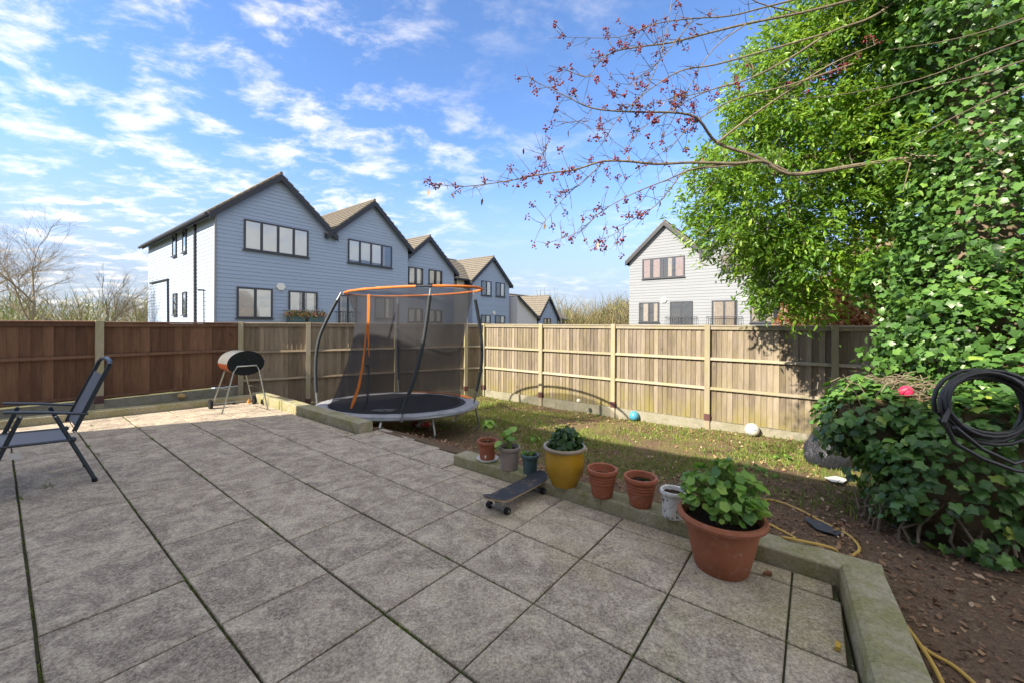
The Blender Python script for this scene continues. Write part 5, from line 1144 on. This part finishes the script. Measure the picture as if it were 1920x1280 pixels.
bE = [((7.6, 9.7, 1.3), (1.0, .9, 1.5), 1), ((8.8, 9.3, 1.9), (1.3, 1.0, 1.9), 1.4), ((10.0, 8.8, 2.1), (1.3, 1.0, 2.2), 1.2)]
pos, nr, _ = ellipsoid_pts(bE, 22000, .5, 1.05); X, Y_, Z = frames(rng.normal(size=pos.shape) + np.array([-.4, -.5, .3]), rng.normal(size=pos.shape) + np.array([0, 0, -.6]))
tag(scatter_mesh('foliage', HEART, HEART_F, pos, X, Y_, Z, rng.uniform(.06, .10, len(pos)), beechm, bh), kind='stuff')
q = MB()
for k in range(10): x = 6.8 + k * .33; q.tube([(x, 9.7 - k * .06, -.95), (x + random.gauss(0, .1), 9.7 - k * .06, .8), (x + random.gauss(0, .2), 9.7 - k * .06, 2.4)], [.05, .035, .012], 6)
q.build('stems', bark, bh, True)

# ------------------------------------------------------------------ grass, leaf litter, chips, weeds
def lawn_points(n, i0, i1, j0, j1):
    a = rng.uniform(i0, i1, n); c = rng.uniform(j0, j1, n); x = IV.x * a + JV.x * c; y = IV.y * a + JV.y * c; gi, gj = (x - OX) * IV.x + (y - OY) * IV.y, (x - OX) * JV.x + (y - OY) * JV.y
    gi, gj = gi / PITCH, gj / PITCH; ok = ~((gi < 5.78) & (gj > -4.85)) & ~((gi < 6.35) & (gj > 1.4) & (gj < 5.1)); x, y, a, c = x[ok], y[ok], a[ok], c[ok]
    z = np.array([lawn_z(px, py) for px, py in zip(x, y)]); return np.stack([x, y, z], 1), a, c
def patch(x, y): return np.sin(1.7 * x + .9 * y) * .5 + np.sin(2.9 * y - 1.3 * x + 1) * .4 + np.sin(5.1 * x + 4.2 * y) * .25 + np.sin(9 * x - 7 * y) * .15
P, a, c = lawn_points(110000, 3.6, 9.0, -6, 11.5)
dens = np.clip((a - 4.6) / 1.6, 0, 1) * np.clip(.50 + .75 * patch(P[:, 0], P[:, 1]), 0.03, 1) * np.where(a > 8.3, .6, 1) * np.clip((c + 3.0) / 2.5, .05, 1)
keep = rng.random(len(P)) < dens; G_ = P[keep]; m = len(G_)
X, Y_, Z = frames(rng.normal(size=(m, 3)) * np.array([1, 1, .3]), np.array([0, 0, 1.0]) + rng.normal(0, .45, (m, 3)))
tag(scatter_mesh('grass', [(-.09, 0, 0), (.09, 0, 0), (.05, .6, .05), (0, 1, .15)], [(0, 1, 2, 3)], G_, X, Y_, Z, rng.uniform(.035, .085, m), grassm), 'patchy short grass growing through the lawn', 'grass', None, 'stuff')
P, a, c = lawn_points(40000, -1.0, 9.0, -8, 11.5)
keep = rng.random(len(P)) < np.clip(.45 - .5 * patch(P[:, 0] + 2, P[:, 1]) + np.where(a > 7.9, .35, 0), .12, 1); P = P[keep]; m = len(P); P[:, 2] += rng.uniform(.003, .018, m)
X, Y_, Z = frames(np.array([0, 0, 1.0]) + rng.normal(0, .38, (m, 3)), rng.normal(size=(m, 3)))
tag(scatter_mesh('leaf_litter', [(0, 0, 0), (.28, .35, .10), (.20, .75, .02), (0, 1, .10), (-.22, .7, .02), (-.28, .3, .12)], [(0, 1, 2, 3), (0, 3, 4, 5)], P, X, Y_, Z, rng.uniform(.025, .065, m), litterm), 'brown fallen leaves strewn over soil and grass', 'leaves', None, 'stuff')
P, a, c = lawn_points(60000, -1.5, 6.6, -7.5, 5)
m = len(P); P[:, 2] += rng.uniform(0, .010, m); X, Y_, Z = frames(np.array([0, 0, 1.0]) + rng.normal(0, .5, (m, 3)), rng.normal(size=(m, 3)))
tag(scatter_mesh('bark_chips', [(-.22, 0, 0), (.22, .05, .05), (.18, 1, 0), (-.2, .9, .08)], [(0, 1, 2, 3)], P, X, Y_, Z, rng.uniform(.012, .036, m), litterm, None, rng.beta(1.5, 2.6, m)), 'bark chips and crumbs covering the bare bed', 'chips', None, 'stuff')
# weeds and moss in the joints of the slabs
pts = []
for k in range(9000):
    if random.random() < .72: gi = random.choice([0, 1, 1, 2, 2, 2, 3, 3, 4, 5]) ; gj = random.uniform(-4, 11.4)
    else: gj = random.choice(range(-4, 11)); gi = random.uniform(-.5, 5.3)
    w = math.sin(gi * 5.3 + gj * 2.1) + math.sin(gj * 4.7 + gi * 3.3)
    if w < .35 and random.random() < .86: continue
    p = G(gi, gj, -.012); pts.append((p.x + random.gauss(0, .0035), p.y + random.gauss(0, .0035), p.z))
for gi, gj in ((1, 8.1), (1.02, 7.2), (1.6, 6.6), (2, 9.5), (2.0, 8.0), (3, 6.9), (3.3, 6.4), (2.9, 7.7), (4, 5.6), (0.02, 5.2), (.6, 9.9), (1.3, 10.5), (.3, 5.6), (5.2, 5.2)):
    for k in range(40): p = G(gi + random.gauss(0, .03), gj + random.gauss(0, .09), -.004); pts.append(tuple(p))
P = np.array(pts); m = len(P); X, Y_, Z = frames(rng.normal(size=(m, 3)), np.array([0, 0, .7]) + rng.normal(0, .6, (m, 3)))
tag(scatter_mesh('joint_weeds', [(-.2, 0, 0), (.2, 0, 0), (.12, .6, .05), (0, 1, .1)], [(0, 1, 2, 3)], P, X, Y_, Z, rng.uniform(.010, .026, m), mossm), 'moss and tiny weeds in the slab joints', 'weeds', None, 'stuff')
# broad leaved weeds on the soil
for u, v, s_, lab in ((1468, 862, .10, 'dock weed with broad leaves beside the bin bag'), (1417, 880, .09, 'light green weed tuft in the middle of the bare soil'), (1446, 892, .06, 'tiny weed with narrow leaves on the bare soil'), (1080, 822, .12, 'pale weed rosette in the grass behind the yellow pot'), (1003, 826, .12, 'weed rosette in the grass behind the teal pot')):
    p = on_lawn(u, v); t = empty('weed', p, lab, 'weed'); plant(t, p, 16, s_, s_ * 1.2, s_ * .7, potleaf, stems=False)
